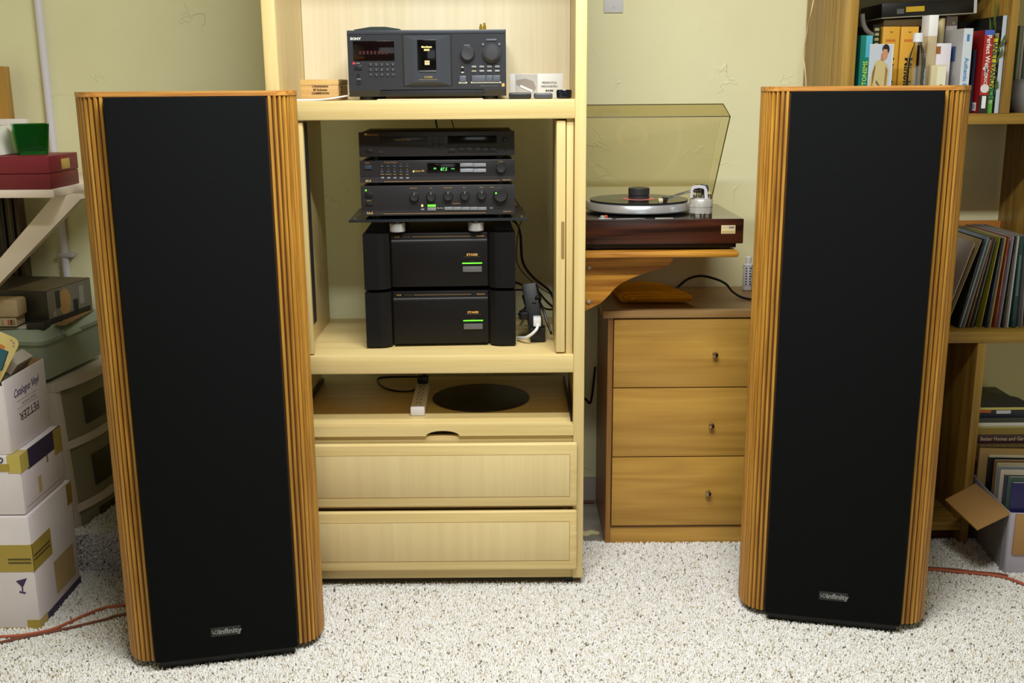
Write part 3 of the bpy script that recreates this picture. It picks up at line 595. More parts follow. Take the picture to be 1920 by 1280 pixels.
cord('signal_cable', [at(841, 200, 3.43), at(847, 226, 3.42), at(853, 248, 3.40), at(856, 275, 3.39)], .0016, CORD, 'thin wire dropping behind the disc player from the upper shelf', group=G)
cord('signal_cable', [at(962, 368, 3.38), at(975, 388, 3.38), at(984, 402, 3.38), at(974, 424, 3.38), at(968, 470, 3.38), at(973, 500, 3.38), at(1000, 530, 3.39), at(1040, 556, 3.40)], .0015, CORD, 'thin black wire hanging beside the preamplifier and amplifiers', group=G)
# upright black power strip with plugs
ps = thing('power_strip', 'black power strip standing on end with plugs at the right of the amplifiers', 'power strip', at(1008, 638, 3.10))
pc = at(1008, 639, 3.10); tp = at(1001, 548, 3.22); ax = (tp - pc).normalized()
mt = Matrix.Translation((pc.x, pc.y, .7225)) @ Matrix.Rotation(R(-9), 4, 'Y') @ Matrix.Rotation(R(-14), 4, 'X')
bm = B((-.022, 0, .004), (.022, .036, .165), .004, mtx=mt); obj('strip_body', bm, BLACK, ps, True)
obj('end_block', B((pc.x - .0225, 3.075, .7155), (pc.x + .0225, 3.115, .758), .003), BLACK, ps, True)
for k, (x, y) in enumerate(((1001, 572), (1009, 562), (994, 584))):
    a = at(x, y, 3.13); b_ = at(x + (4, -6, -12)[k], y - 30, 3.17); obj('plug', cyl(bmesh.new(), a, b_, .011, .006, 12), CORD, ps, True)
a = at(982, 590, 3.12); obj('plug', B((a.x - .014, 3.10, a.z - .012), (a.x + .014, 3.14, a.z + .012), .005), CORD, ps, True)
wp = thing('white_plug', 'white plug with a thick white cord in the standing power strip', 'plug', at(1007, 604, 3.07))
a = at(1007, 602, 3.075); obj('plug_body', B((a.x - .0115, 3.058, a.z - .013), (a.x + .0115, 3.096, a.z + .013), .003), CORDW, wp, True)
obj('cord', tube(bmesh.new(), [at(1009, 608, 3.06), at(1006, 617, 3.045), at(996, 627, 3.045), at(984, 633, 3.06), (.0175, 3.10, .7225)], .0046), CORDW, wp, True)
cord('power_cable', [at(1001, 556, 3.16), at(990, 571, 3.15), at(980, 582, 3.14), at(972, 590, 3.14)], .0038, CORD, 'black cord bending left from the plug cluster behind the lower amplifier', group=G)
cord('power_cable', [at(1013, 573, 3.15), at(1020, 585, 3.13), at(1026, 604, 3.11), at(1032, 620, 3.09), at(1034, 626, 3.09)], .0036, CORD, 'loose black cord end touching the middle shelf near the right door', group=G)
cord('signal_cable', [at(975, 610, 3.14), at(980, 602, 3.14), at(978, 595, 3.14), at(973, 592, 3.14)], .0038, M((150, 152, 156), .35), 'short grey cable loop beside the lower amplifier', group=G)
# white strip on the tray
a, b_ = atz(783, 780, .508), atz(795, 729, .508); L_ = (b_ - a).length; yw = math.atan2(b_.y - a.y, b_.x - a.x)
st = thing('power_strip', 'white power strip lying on the pull-out tray left of the black round plate', 'power strip', (a.x, a.y, .5085), yw)
pb('strip_body', M((228, 226, 230), .4), st, (0, -.021, 0), (L_, .021, .028), .004, local=True)
for k in range(6):
    for s in (-.006, .006): pb('slot', M((60, 60, 62), .6), st, (.035 + k * .036, s - .0014, .0275), (.046 + k * .036, s + .0014, .0284), local=True)
    pb('earth_hole', M((60, 60, 62), .6), st, (.052 + k * .036, -.002, .0275), (.056 + k * .036, .002, .0284), local=True)
pk = thing('plug', 'black plug at the far end of the white power strip', 'plug', (b_.x, b_.y, .536))
obj('plug_body', B((b_.x - .017, b_.y - .045, .537), (b_.x + .017, b_.y - .012, .560), .005), CORD, pk, True)
obj('cord', tube(bmesh.new(), [(b_.x, b_.y - .02, .552), (b_.x + .004, b_.y + .01, .575), (b_.x - .004, b_.y + .05, .60), (b_.x + .002, b_.y + .1, .62)], .004), CORD, pk, True)
cord('power_cable', [(b_.x - .0255, b_.y - .01, .5125), atz(770, 733, .511), atz(745, 733, .511), atz(722, 727, .511), atz(709, 716, .511), atz(712, 708, .511), atz(745, 706, .511), atz(790, 706, .511)], .0030, CORD, 'thin black cord looped on the tray beside the white power strip')

# ---------------------------------------------------------------- turntable shelf and turntable
sh = thing('turntable_shelf', 'honey oak wall shelf with a curved bracket under the turntable', 'shelf', (.44, 3.3, .70))
zs = at(1386, 471, 3.05).z
pb('shelf_board', OAKS, sh, (.212, 3.05, at(1300, 483, 3.05).z), (at(1386, 475, 3.05).x, 3.56, zs), .006)
zb = at(1300, 483, 3.05).z - .0005
P = [at(x, y, 3.11) for x, y in ((1090, 586), (1105, 579), (1128, 567), (1142, 553), (1152, 541), (1166, 530), (1190, 519), (1225, 507), (1248, 500), (1258, 493), (1263, 484))]
poly = [(.21, P[0].z)] + [(p.x, p.z) for p in P[1:]] + [(P[-1].x + .002, zb), (.21, zb)]
br = obj('bracket', prism(bmesh.new(), poly, 'y', 3.11, 3.13), OAKS, sh)
for x, y in ((1105, 501), (1104, 565)):
    p = at(x, y, 3.11); obj('bolt', lathe(bmesh.new(), (p.x, 3.1105, p.z), (0, -1, 0), [(.006, 0), (.006, .003), (.0045, .0055), (.0015, .0055)], 12), SILVER, br, True)
tt = thing('turntable', 'rosewood turntable with smoked open lid on the honey oak shelf', 'turntable', (.44, 3.3, zs))
TZ0, TZ1 = at(1300, 457, 3.07).z, at(1300, 411, 3.07).z; xr = at(1395, 412, 3.07).x
pb('plinth', ROSE, tt, (.208, 3.07, TZ0), (xr, 3.48, TZ1), .002)
pb('top_plate', M((20, 19, 19), .12, coat=.5), tt, (.21, 3.073, TZ1 - .0015), (xr - .003, 3.477, TZ1 + .0006))
pb('base', BLACK, tt, (.21, 3.085, zs + .006), (at(1380, 460, 3.085).x, 3.46, TZ0 + .001), .002)
for x, y in ((.25, 3.12), (.62, 3.12), (.25, 3.43), (.62, 3.43)): obj('foot', lathe(bmesh.new(), (x, y, zs + .0003), (0, 0, 1), [(.022, 0), (.025, .003), (.024, .008)], 24), DARKG, tt, True)
CX, CY = .394, 3.30
pl = obj('platter', lathe(bmesh.new(), (CX, CY, TZ1 + .004), (0, 0, 1), [(.15, 0), (.1625, .003), (.1645, .006), (.1625, .024), (.160, .027), (.12, .0275)], 96), M((200, 201, 206), .25, .6), tt, True)
obj('platter_mat', lathe(bmesh.new(), (CX, CY, TZ1 + .0317), (0, 0, 1), [(.149, 0), (.149, .0035), (.02, .0035)], 72), M((16, 16, 17), .7), pl, True)
bp = pb('maker_plate', M((214, 196, 150), .4), tt, (at(1352, 438, 3.07).x, 3.0692, at(1352, 438, 3.07).z), (at(1379, 422, 3.07).x, 3.071, at(1379, 422, 3.07).z))
xa, xb = at(1352, 430, 3.07).x, at(1379, 430, 3.07).x; zm = at(1365, 430, 3.07).z
for u, v, c, d, e in ((.06, .46, (196, 180, 150), .003, .009), (.52, .92, (128, 126, 124), .003, .009), (.06, .94, (186, 166, 116), -.011, -.003)): pb('plate_print', M(c, .4), bp, (xa + (xb - xa) * u, 3.0688, zm + d), (xa + (xb - xa) * v, 3.070, zm + e))
pb('control_strip', SILVER, tt, (at(1122, 409, 3.09).x, 3.083, TZ1 + .0006), (at(1147, 409, 3.09).x, 3.092, TZ1 + .003), .0005)
pb('control_strip', M((160, 160, 160), .3, .8), tt, (at(1155, 409, 3.09).x, 3.083, TZ1 + .0006), (at(1208, 409, 3.09).x, 3.089, TZ1 + .0022), .0005)
pb('speed_switch', M((206, 204, 200), .3, .5), tt, (at(1228, 409, 3.09).x, 3.083, TZ1 + .0006), (at(1262, 409, 3.09).x, 3.089, TZ1 + .003), .0005)
obj('start_lever', lathe(bmesh.new(), (at(1130, 405, 3.10).x, 3.105, TZ1 + .001), (0, 0, 1), [(.008, 0), (.007, .006), (.003, .008)], 16), SILVER, tt, True)
obj('pilot_lamp', lathe(bmesh.new(), (at(1137, 404, 3.10).x, 3.115, TZ1 + .001), (0, 0, 1), [(.006, 0), (.005, .006), (.002, .008)], 16), M((190, 70, 40), .3), tt, True)
# tonearm pod, gimbal, arm and headshell
px_, py_ = at(1317, 400, 3.13).x, 3.158
ar = obj('tonearm_base', lathe(bmesh.new(), (px_, py_, TZ1 + .001), (0, 0, 1), [(.030, 0), (.031, .006), (.0335, .007), (.0335, .026), (.0345, .027), (.0345, .046), (.0325, .049), (.028, .0492), (.028, .0515), (.002, .0515)], 48), M((196, 193, 188), .32, .35), tt, True)
zt2 = TZ1 + .0525
for k in range(6):
    an = R(k * 60 + 20); obj('base_screw', cyl(bmesh.new(), (px_ + .029 * math.cos(an), py_ - abs(.029 * math.sin(an)) * .9 - .004, TZ1 + .001), (px_ + .029 * math.cos(an), py_ - abs(.029 * math.sin(an)) * .9 - .004, TZ1 + .011), .004, n=10), CHROME, ar, True)
obj('arm_pillar', lathe(bmesh.new(), (px_ - .008, py_, zt2 - .001), (0, 0, 1), [(.011, 0), (.011, .006), (.008, .008), (.008, .014)], 20), CHROME, ar, True)
for x, r_ in ((-.024, .0045), (.004, .005), (.025, .006)): obj('adjust_knob', lathe(bmesh.new(), (px_ + x, py_ - .012, zt2 - .001), (0, 0, 1), [(r_, 0), (r_, .009), (r_ * .6, .011)], 14), CHROME, ar, True)
obj('arm_lift', cyl(bmesh.new(), (px_ + .026, py_, zt2 - .001), (px_ + .026, py_, zt2 + .010), .008, n=16), BLACK, ar, True)
pv = Vector((px_ - .010, py_ + .005, zt2 + .024))
arch = [(px_ - .036, zt2 + .002), (px_ - .034, zt2 + .028), (px_ - .028, zt2 + .036), (px_ - .010, zt2 + .039), (px_ + .008, zt2 + .036), (px_ + .014, zt2 + .026), (px_ + .017, zt2)]
inn = [(px_ + .008, zt2), (px_ + .006, zt2 + .024), (px_ + .002, zt2 + .0285), (px_ - .010, zt2 + .0305), (px_ - .023, zt2 + .0285), (px_ - .027, zt2 + .024), (px_ - .028, zt2 + .002)]
obj('gimbal_arch', prism(bmesh.new(), arch + inn, 'y', py_ - .016, py_ - .007), M((222, 222, 230), .25, .3), ar)
obj('bearing', lathe(bmesh.new(), pv - Vector((.014, 0, 0)), (1, 0, 0), [(.005, 0), (.009, .003), (.009, .020), (.006, .026)], 18), M((120, 118, 116), .25, .9), ar, True)
obj('counterweight', lathe(bmesh.new(), pv + Vector((.013, .004, .001)), (1, .25, .02), [(.010, 0), (.012, .002), (.012, .016), (.009, .018)], 20), M((46, 52, 76), .25), ar, True)
hs = at(1243, 377, 3.20) + Vector((0, 0, .0042))
obj('arm_tube', tube(bmesh.new(), [pv, pv.lerp(hs, .35) + Vector((0, 0, .002)), pv.lerp(hs, .7) + Vector((0, .004, .001)), hs + Vector((.014, 0, .004))], .0035, 10), M((150, 148, 146), .25, .9), ar, True)
hd = obj('headshell', B((hs.x - .001, hs.y - .012, hs.z - .005), (hs.x + .012, hs.y + .012, hs.z + .008), .001), BLACK, ar, True)
obj('cartridge', B((hs.x - .014, hs.y - .009, hs.z - .006), (hs.x - .001, hs.y + .009, hs.z + .004), .001), M((222, 208, 168), .4), hd, True)
obj('finger_lift', tube(bmesh.new(), [hs + Vector((.012, 0, .004)), hs + Vector((.022, -.002, .006)), hs + Vector((.026, -.004, .012))], .0012, 6), SILVER, hd, True)
# smoked lid hinged open
SM = clear('smoked_acrylic', (246, 242, 226), gloss=.012, diff=.02, dcol=(130, 118, 80)); EDG = M((40, 36, 22), .3)
XR = .632
def prx(x, y):
    d = FW * F + RT * (x - 960) + UP * (640 - y); return d * (XR / d.x) + CAMP
pA, pB, nA, nB = prx(1356, 195), prx(1325, 348), prx(1369, 218), prx(1335, 368)
XL = .212
def panel(name, pts, n, th, mat=SM):
    bm = bmesh.new(); n = Vector(n).normalized() * th; A = [bm.verts.new(p) for p in pts]; B2 = [bm.verts.new(Vector(p) + n) for p in pts]; k = len(pts)
    for i in range(k): bm.faces.new((A[i], A[(i + 1) % k], B2[(i + 1) % k], B2[i]))
    bm.faces.new(A[::-1]); bm.faces.new(B2); return obj(name, bm, mat, tt)
def L2(p): return Vector((XL, p.y, p.z))
lidn = (L2(pA) - pA).cross(pB - pA)
lid = panel('dust_cover', [pA, L2(pA), L2(pB), pB], lidn, .0025)
def sub(name, pts, n, th): o = panel(name, pts, n, th); o.parent = lid; return o
sub('cover_lip', [pA, L2(pA), L2(nA), nA], (L2(pA) - pA).cross(nA - pA), .0025); sub('cover_side', [pA, nA, nB, pB], (1, 0, 0), .0025)
def rim(p, q_): o = obj('cover_edge', tube(bmesh.new(), [p, q_], .0014, 6), EDG, lid)
rim(pA, L2(pA)); rim(nA, L2(nA)); rim(pA, nA); rim(nA, nB)
for x in (XL + .012, XR - .02): obj('lid_hinge', B((x - .012, 3.455, TZ1 + .0005), (x + .012, 3.476, pB.z + .004), .002), BLACK, tt, True)
rz = TZ1 + .0353
rec = solo('vinyl_record', lathe(bmesh.new(), (CX, CY, rz), (0, 0, 1), [(.150, 0), (.1508, .0008), (.150, .0018), (.052, .0014), (.05, .0018), (.01, .0018)], 80), M((12, 12, 13), .22), 'black record lying on the turntable platter', 'record')
obj('record_label', lathe(bmesh.new(), (CX, CY, rz + .0019), (0, 0, 1), [(.050, 0), (.050, .0004), (.002, .0004)], 48), M((206, 120, 108), .6), rec, True)
solo('record_clamp', lathe(bmesh.new(), (CX, CY, rz + .0024), (0, 0, 1), [(.031, 0), (.0325, .001), (.0325, .008), (.030, .009), (.030, .011), (.0325, .012), (.0325, .031), (.031, .033), (.002, .0335)], 40), M((44, 45, 47), .5), 'black puck-shaped record weight at the centre of the record', 'record weight')

# ---------------------------------------------------------------- oak dresser
DF = 3.215
dr = thing('oak_dresser', 'oak three-drawer chest with small silver knobs behind the right speaker', 'dresser', (.627, 3.4, 0))
pb('side_panel', DRESV, dr, (.297, DF, .0015), (.313, 3.605, .757)); pb('side_panel', DRESV, dr, (.938, DF, .0015), (.954, 3.605, .757))
pb('top_board', DREST, dr, (.281, DF - .008, .757), (.957, 3.61, .779), .001)
pb('back_board', DRESV, dr, (.313, 3.596, .03), (.938, 3.604, .757)); pb('toe_board', DRES, dr, (.313, DF + .006, .0015), (.938, DF + .024, .064))
pb('toe_rail', M((104, 66, 30), .6), dr, (.313, DF + .003, .064), (.938, DF + .02, .070))  # darker strip paints the shaded recess line above the toe board
pb('gap_shade_sheet', M((40, 26, 12), .9), dr, (.313, DF + .017, .07), (.938, DF + .03, .756))  # thin dark sheet added to put shade into the drawer gaps
for z0, z1, ky in ((.534, .752, 665), (.306, .5305, 798), (.071, .3025, 925)):
    d = pb('drawer', DRES, dr, (.316, DF - .001, z0), (.936, DF + .015, z1), .0008)
    kx = {665: 1341, 798: 1334, 925: 1328}[ky]; p = at(kx, ky, DF - .010)
    obj('knob', lathe(bmesh.new(), (p.x, DF - .001, p.z), (0, -1, 0), [(.0075, 0), (.005, .001), (.004, .006), (.008, .009), (.0095, .013), (.008, .017), (.001, .0185)], 20), M((176, 160, 140), .2, 1.0), d, True)
# folded towel
bm = bmesh.new(); z0 = .7797
def fold(x0, x1, za, zb2, yf, yb):
    r = (zb2 - za) / 2; prof = [(x1, za)] + [(x0 + r - r * math.sin(R(k * 22.5)) * 1.25, za + r - r * math.cos(R(k * 22.5))) for k in range(9)] + [(x0 + (x1 - x0) * .6, zb2 + .001), (x1 - .004, zb2 - .004), (x1, zb2 - .009)]
    n = len(prof); rings = []; ys = [yf + .005] + [yf + (yb - yf) * k / 7 + (0 if k else .0) for k in range(8)]
    for k, y in enumerate(ys):
        ins = .0032 if k == 0 else 0; y = yf if k == 0 else y + .005 if k == 1 else y
        rings.append([bm.verts.new((x - .26 * (y - 3.30) * max(0, x - .30) / .23 + .0025 * math.sin(k * 1.9 + x * 30) + (ins if x < x0 + .02 else -ins), y + .003 * math.sin(x * 40 + z0), z + .0012 * math.sin(k * 2.3 + x * 55) + (ins if z < (za + zb2) / 2 else -ins))) for x, z in prof])
    for A, B2 in zip(rings, rings[1:]):
        for k in range(n): bm.faces.new((A[k], A[(k + 1) % n], B2[(k + 1) % n], B2[k]))
    bm.faces.new(rings[0][::-1]); bm.faces.new(rings[-1])
fold(.343, .562, z0 + .0022, z0 + .0395, 3.318, 3.49); fold(.356, .572, z0 + .0075, z0 + .0335, 3.308, 3.485); fold(.370, .564, z0 + .0115, z0 + .0275, 3.298, 3.48); fold(.386, .576, z0 + .0155, z0 + .0220, 3.288, 3.475)
solo('folded_towel', bm, M((252, 184, 32), .95, spec=.1, bump=.8, bscale=420, vary=.2), 'folded golden yellow towel on the oak dresser', 'towel')
bt = thing('bottle', 'small white capped bottle with dark print beside the right speaker', 'bottle', (.79, 3.54, .779))
pb_ = at(1401, 541, 3.54); bx = pb_.x
obj('body', lathe(bmesh.new(), (bx, 3.54, .7793), (0, 0, 1), [(.014, 0), (.0165, .003), (.0165, .082), (.0155, .088), (.009, .091), (.009, .095)], 28), M((226, 226, 230), .35), bt, True)
obj('cap', lathe(bmesh.new(), (bx, 3.54, .8735), (0, 0, 1), [(.0095, 0), (.0095, .018), (.008, .020)], 20), M((238, 238, 240), .4), bt, True)
for k in range(7):
    for x in (-.0105, .001): pb('print_line', M((70, 70, 76), .6), bt, (bx + x, 3.5225 + abs(x + .003) * .28, .80 + k * .009), (bx + x + .008 - (k % 3) * .0012, 3.526 + abs(x) * .25, .804 + k * .009))
for z in (.795, .862): obj('print_band', lathe(bmesh.new(), (bx, 3.54, z), (0, 0, 1), [(.0167, 0), (.0167, .0008)], 28), M((90, 90, 96), .6), bt)
cord('power_cable', [at(1262, 545, 3.47), at(1272, 537, 3.5), at(1290, 523, 3.5), at(1315, 517, 3.5), at(1345, 524, 3.48), at(1362, 533, 3.46), at(1373, 546, 3.43), (at(1390, 560, 3.4).x, 3.38, .785), (at(1420, 567, 3.36).x, 3.35, .783), (.86, 3.33, .783)], .0040, CORD, 'black cord arching over the dresser top behind the towel')
cord('power_cable', [at(1085, 741, 3.56), at(1098, 748, 3.56), at(1108, 752, 3.57), (.290, 3.60, .50)], .004, CORD, 'short black cord crossing the gap between cabinet and dresser')
cord('speaker_wire', [(-.3, 3.58, .0055), (.0, 3.577, .0055), (.18, 3.575, .0055), (.289, 3.58, .0055)], .0045, COPPERD, 'reddish brown wire along the bare floor between cabinet and dresser')
"""bare plaster splash"""
bm = bmesh.new(); prism(bm, [(.208, 3.285), (.225, 3.30), (.245, 3.292), (.262, 3.31), (.285, 3.305), (.288, 3.325), (.262, 3.34), (.24, 3.33), (.222, 3.345), (.208, 3.335)], 'z', .0002, .0018)
solo('paint_splash', bm, M((206, 196, 146), .7), 'cream paint splash on bare concrete between cabinet and dresser', 'paint', smooth=False)
wpz = thing('wall_plate', 'white blank wall plate high on the wall right of the cabinet', 'wall plate', (.3375, WY, 1.683))
pb('plate', M((226, 226, 232), .35), wpz, (.306, WY - .006, 1.683), (.369, WY - .0002, 1.80), .003)
obj('screw', lathe(bmesh.new(), (.338, WY - .0058, 1.70), (0, -1, 0), [(.004, 0), (.003, .0015)], 12), SILVER, wpz, True)
# ---------------------------------------------------------------- left side: conduit, shelf, boxes
cp = thing('conduit_pipe', 'white vertical conduit pipe on the back wall at far left', 'pipe', (-1.52, WY - .014, .1))
xp = at(82, 120, WY - .02).x
obj('pipe', cyl(bmesh.new(), (xp, WY - .014, .135), (xp, WY - .014, 2.45), .0125, n=18), M((226, 222, 232), .4), cp, True)
for z in (.90, 1.95): obj('pipe_clip', B((xp - .016, WY - .03, z), (xp + .034, WY - .0005, z + .014), .002), M((206, 200, 204), .4), cp, True)
ws = thing('wall_shelf', 'white painted shelf on a diagonal plank holding the red box', 'shelf', (-1.6, 3.2, .6))
SZ = at(50, 356, 2.9).z; SB = at(50, 371, 2.9).z
WP = M((222, 206, 188), .55, vary=.06); xe = at(101, 362, 2.9).x
pb('shelf_board', WP, ws, (-1.995, 2.9, SB), (xe, 3.53, SZ), .002)
P = [at(100, 372, 2.99), at(152, 368, 2.99), at(8, 524, 2.99), at(-40, 535, 2.99)]
e0, e1 = at(104, 371, 2.99), at(0, 490, 2.99); f0, f1 = at(152, 371, 2.99), at(5, 525, 2.99)
e2 = e0 + (e1 - e0) * 3.2; f2 = f0 + (f1 - f0) * 3.0
obj('diagonal_brace', prism(bmesh.new(), [(e0.x, SB - .0005), (min(f0.x, xe + .03), SB - .0005), (f0.x, f0.z - .003), (f2.x, f2.z), (e2.x, e2.z)], 'y', 2.985, 3.022), WP, ws)
rb = thing('red_box', 'dark red lidded box with a gold sticker on the white shelf', 'box', (-1.4, 3.0, SZ))
x1 = at(93, 320, 2.905).x; zr = at(93, 293, 2.905).z; zm = at(93, 326, 2.905).z
RED = M((112, 20, 34), .45); RED2 = M((102, 16, 28), .45)
pb('box_base', RED2, rb, (-1.62, 2.906, SZ + .0005), (x1 - .001, 3.10, zm), .0015); pb('box_lid', RED, rb, (-1.622, 2.904, zm + .001), (x1, 3.102, zr), .002)
p = at(124, 308, 2.9); yy = 2.904 + .11
pb('sticker', M((176, 146, 72), .4), rb, (x1 - .001, yy - .028, zr - .040), (x1 + .0008, yy + .028, zr - .012), .0004)
# green glass vase on the box
GV = clear('green_glass', (84, 190, 104), gloss=.07, diff=.14, dcol=(16, 96, 40))
a0, a1, a2 = at(9, 234, 3.02), at(63, 231, 2.99), at(98, 232, 3.06); b0 = at(27, 291, 3.02).x
vz0, vz1 = zr + .0006, at(60, 232, 3.0).z
cxv, cyv = (at(10, 250, 3.0).x + at(98, 250, 3.0).x) / 2, 3.01; hw1, hw0 = .046, .037
def sq(h, r, z): c, s = math.cos(R(28)), math.sin(R(28)); return [(cxv + (u * c - v * s) * r, cyv + (u * s + v * c) * r, z) for u, v in ((-1, -1), (1, -1), (1, 1), (-1, 1))]
bm = bmesh.new(); rings = [[bm.verts.new(p) for p in sq(0, r, z)] for r, z in ((hw0, vz0), (hw1, vz1), (hw1 - .005, vz1), (hw0 - .005, vz0 + .008))]
for A, B2 in zip(rings, rings[1:]):
    for k in range(4): bm.faces.new((A[k], A[(k + 1) % 4], B2[(k + 1) % 4], B2[k]))
bm.faces.new(rings[0][::-1]); bm.faces.new(rings[-1])
solo('green_vase', bm, GV, 'square dark green glass vase standing on the red box', 'vase', smooth=False)
# cards and sleeves at the left of the vase
x2 = at(47, 230, 3.18).x
solo('card_box', B((-1.64, 3.18, SZ + .0005), (x2, 3.21, at(20, 223, 3.18).z), .003), M((222, 212, 206), .6), 'whitish card box standing behind the green vase', 'box')
for i, (u, v, c, lb_) in enumerate(((0, 17, (226, 220, 206), 'thin cream sleeve leaning left of the green vase, nearest to it'), (-9, 9, (176, 150, 112), 'tan sleeve leaning left of the green vase'), (-18, 1, (96, 120, 90), 'grey-green sleeve leaning at the picture edge left of the vase'))):
    t0, b0 = at(u, 238, 3.0), at(v, 291, 3.0); an = math.atan2(t0.x - b0.x, t0.z - b0.z); h = (t0 - b0).length
    bm = B((-.004, 0, 0), (0, .12, h), 0, mtx=Matrix.Translation((b0.x, 2.95, zr + .0015)) @ Matrix.Rotation(an, 4, 'Y')); solo('paper_sleeve', bm, M(c, .6), lb_, 'sleeve', smooth=False)
# dark boards behind, under the shelf, with one taller post
bd = thing('wooden_rack', 'dark brown wooden boards leaning against the back wall under the white shelf', 'boards', (-1.66, 3.5, .62))
for i, (u, v, c) in enumerate(((-12, 2, (60, 40, 18)), (2, 8, (96, 64, 28)), (8, 15, (28, 18, 10)), (15, 22, (70, 48, 24)), (22, 27, (130, 96, 52)), (27, 32, (40, 26, 14)), (32, 41, (88, 54, 26)))):
    pb('board', wood('board%d' % i, c, tuple(int(k * .55) for k in c), 'z', cross=60, along=2), bd, (at(u, 450, 3.5).x, 3.5 - .004 * (i % 3), .62), (at(v, 450, 3.5).x - .001, 3.55, SB - .004 - .003 * (i % 2)), .001)
solo('wooden_post', B((-1.72, 3.52, SZ + .002), (at(8, 180, 3.52).x, 3.58, at(0, 124, 3.52).z), .003), wood('post', (196, 150, 66), (150, 104, 36), 'z', cross=50, along=2), 'golden wooden post against the wall at the far left edge', 'post')

# plastic drawer tower on the carpeted ledge
DT = R(-9.0); A0 = at(157, 992, 3.09)
tw = thing('drawer_tower', 'white framed tower with smoky see-through drawers beside the cartons', 'drawer unit', (A0.x - .022, 3.075, .1285), R(-8))
PL = M((206, 194, 182), .4); H_ = .468; W_ = .36; DPT = .34
def bow(y): return .028 * (1 - ((y - W_ / 2) / (W_ / 2)) ** 2)
ysl = [W_ * k / 14 for k in range(15)]
def bowed(z0, z1, out, back): 
    return prism(bmesh.new(), [(bow(y) + out, y) for y in ysl] + [(back, W_), (back, 0)], 'z', z0, z1)
obj('top_cover', bowed(H_ - .026, H_, .012, -DPT), PL, tw, local=True)
for y0, y1 in ((0, .030), (W_ - .030, W_)): pb('corner_post', PL, tw, (-.03, y0, 0), (.006 + bow((y0 + y1) / 2), y1, H_ - .026), .003, local=True)
for y0, y1 in ((0, .012), (W_ - .012, W_)): pb('side_wall', PL, tw, (-DPT, y0, 0), (-.03, y1, H_ - .026), local=True)
pb('back_wall', PL, tw, (-DPT - .006, 0, 0), (-DPT, W_, H_ - .026), local=True)
SMK = clear('smoky_plastic', (190, 186, 160), gloss=.05, diff=.55, dcol=(176, 168, 138), rough=.2)
lev = [H_ - .026, .255, .052, 0.0]
for k in range(3):
    z1, z0 = lev[k], lev[k + 1]
    if k < 2: obj('crossbar', bowed(z0, z0 + .022, .006, -.03), PL, tw, local=True)
    lo = z0 + (.022 if k < 2 else 0)
    f = obj('drawer', prism(bmesh.new(), [(bow(y) - .004, y) for y in ysl if .025 < y < W_ - .025] + [(bow(y) - .008, y) for y in ysl[::-1] if .025 < y < W_ - .025], 'z', lo + .003, z1 - .004), SMK, tw, local=True)
    pb('drawer_label', M((58, 52, 36), .5), f, (.010, .12, lo + .03), (.0265, .24, z1 - .05), .001, local=True)
    pb('drawer_contents', M((104, 98, 74), .9), tw, (-.30, .03, lo + .004), (-.04, W_ - .03, lo + (z1 - lo) * .66), .01, local=True)
for ch in [c_ for t_ in (tw, *tw.children) for c_ in t_.children]: ch.data.transform(Matrix(((1, 0, -.056, 0), (0, 1, 0, 0), (0, 0, 1, 0), (0, 0, 0, 1))))   # fronts slope back as such towers do
# storage bin on the tower
TB = clear('cloudy_plastic', (190, 200, 188), gloss=.05, diff=.75, dcol=(176, 188, 168), rough=.3)
bz = .130 + H_ + .012
bn = thing('storage_bin', 'cloudy teal plastic bin with a latched lid on the drawer tower', 'storage bin', (A0.x - .045, 3.05, bz), R(-8))
bm = bmesh.new(); hgt = at(88, 640, 3.07).z - bz - .002
def rr(x0, x1, y0, y1, r, z): return [bm.verts.new((x, y, z)) for x, y in rrect(x0, x1, y0, y1, r)]
rings = [rr(-.40, -.012, .014, .35, .02, .0005), rr(-.41, 0, 0, .36, .025, hgt), rr(-.406, -.004, .004, .356, .022, hgt), rr(-.396, -.016, .018, .346, .018, .004)]
for A, B2 in zip(rings, rings[1:]):
    n = len(A)
    for k in range(n): bm.faces.new((A[k], A[(k + 1) % n], B2[(k + 1) % n], B2[k]))
bm.faces.new(rings[0][::-1]); bm.faces.new(rings[-1]); obj('bin_body', bm, TB, bn, True, local=True)
bm = bmesh.new(); zl = hgt + .0005; lt = .036
rings = [rr(-.416, .006, -.006, .366, .028, zl - .006), rr(-.418, .008, -.008, .368, .028, zl + .006), rr(-.405, -.006, .006, .355, .03, zl + lt - .008), rr(-.396, -.015, .015, .346, .03, zl + lt)]
for A, B2 in zip(rings, rings[1:]):
    n = len(A)
    for k in range(n): bm.faces.new((A[k], A[(k + 1) % n], B2[(k + 1) % n], B2[k]))
bm.faces.new(rings[0][::-1]); bm.faces.new(rings[-1]); obj('bin_lid', bm, TB, bn, True, local=True)
obj('latch', prism(bmesh.new(), [(.002, zl + .022), (.010, zl + .016), (.026, zl + .002), (.024, zl - .002), (.006, zl + .008)], 'y', .10, .175), M((150, 168, 146), .4), bn, local=True)
pb('bin_contents', M((96, 110, 92), .9), bn, (-.37, .04, .006), (-.04, .32, hgt * .8), .02, local=True)
LZ = bz + zl + lt + .0006
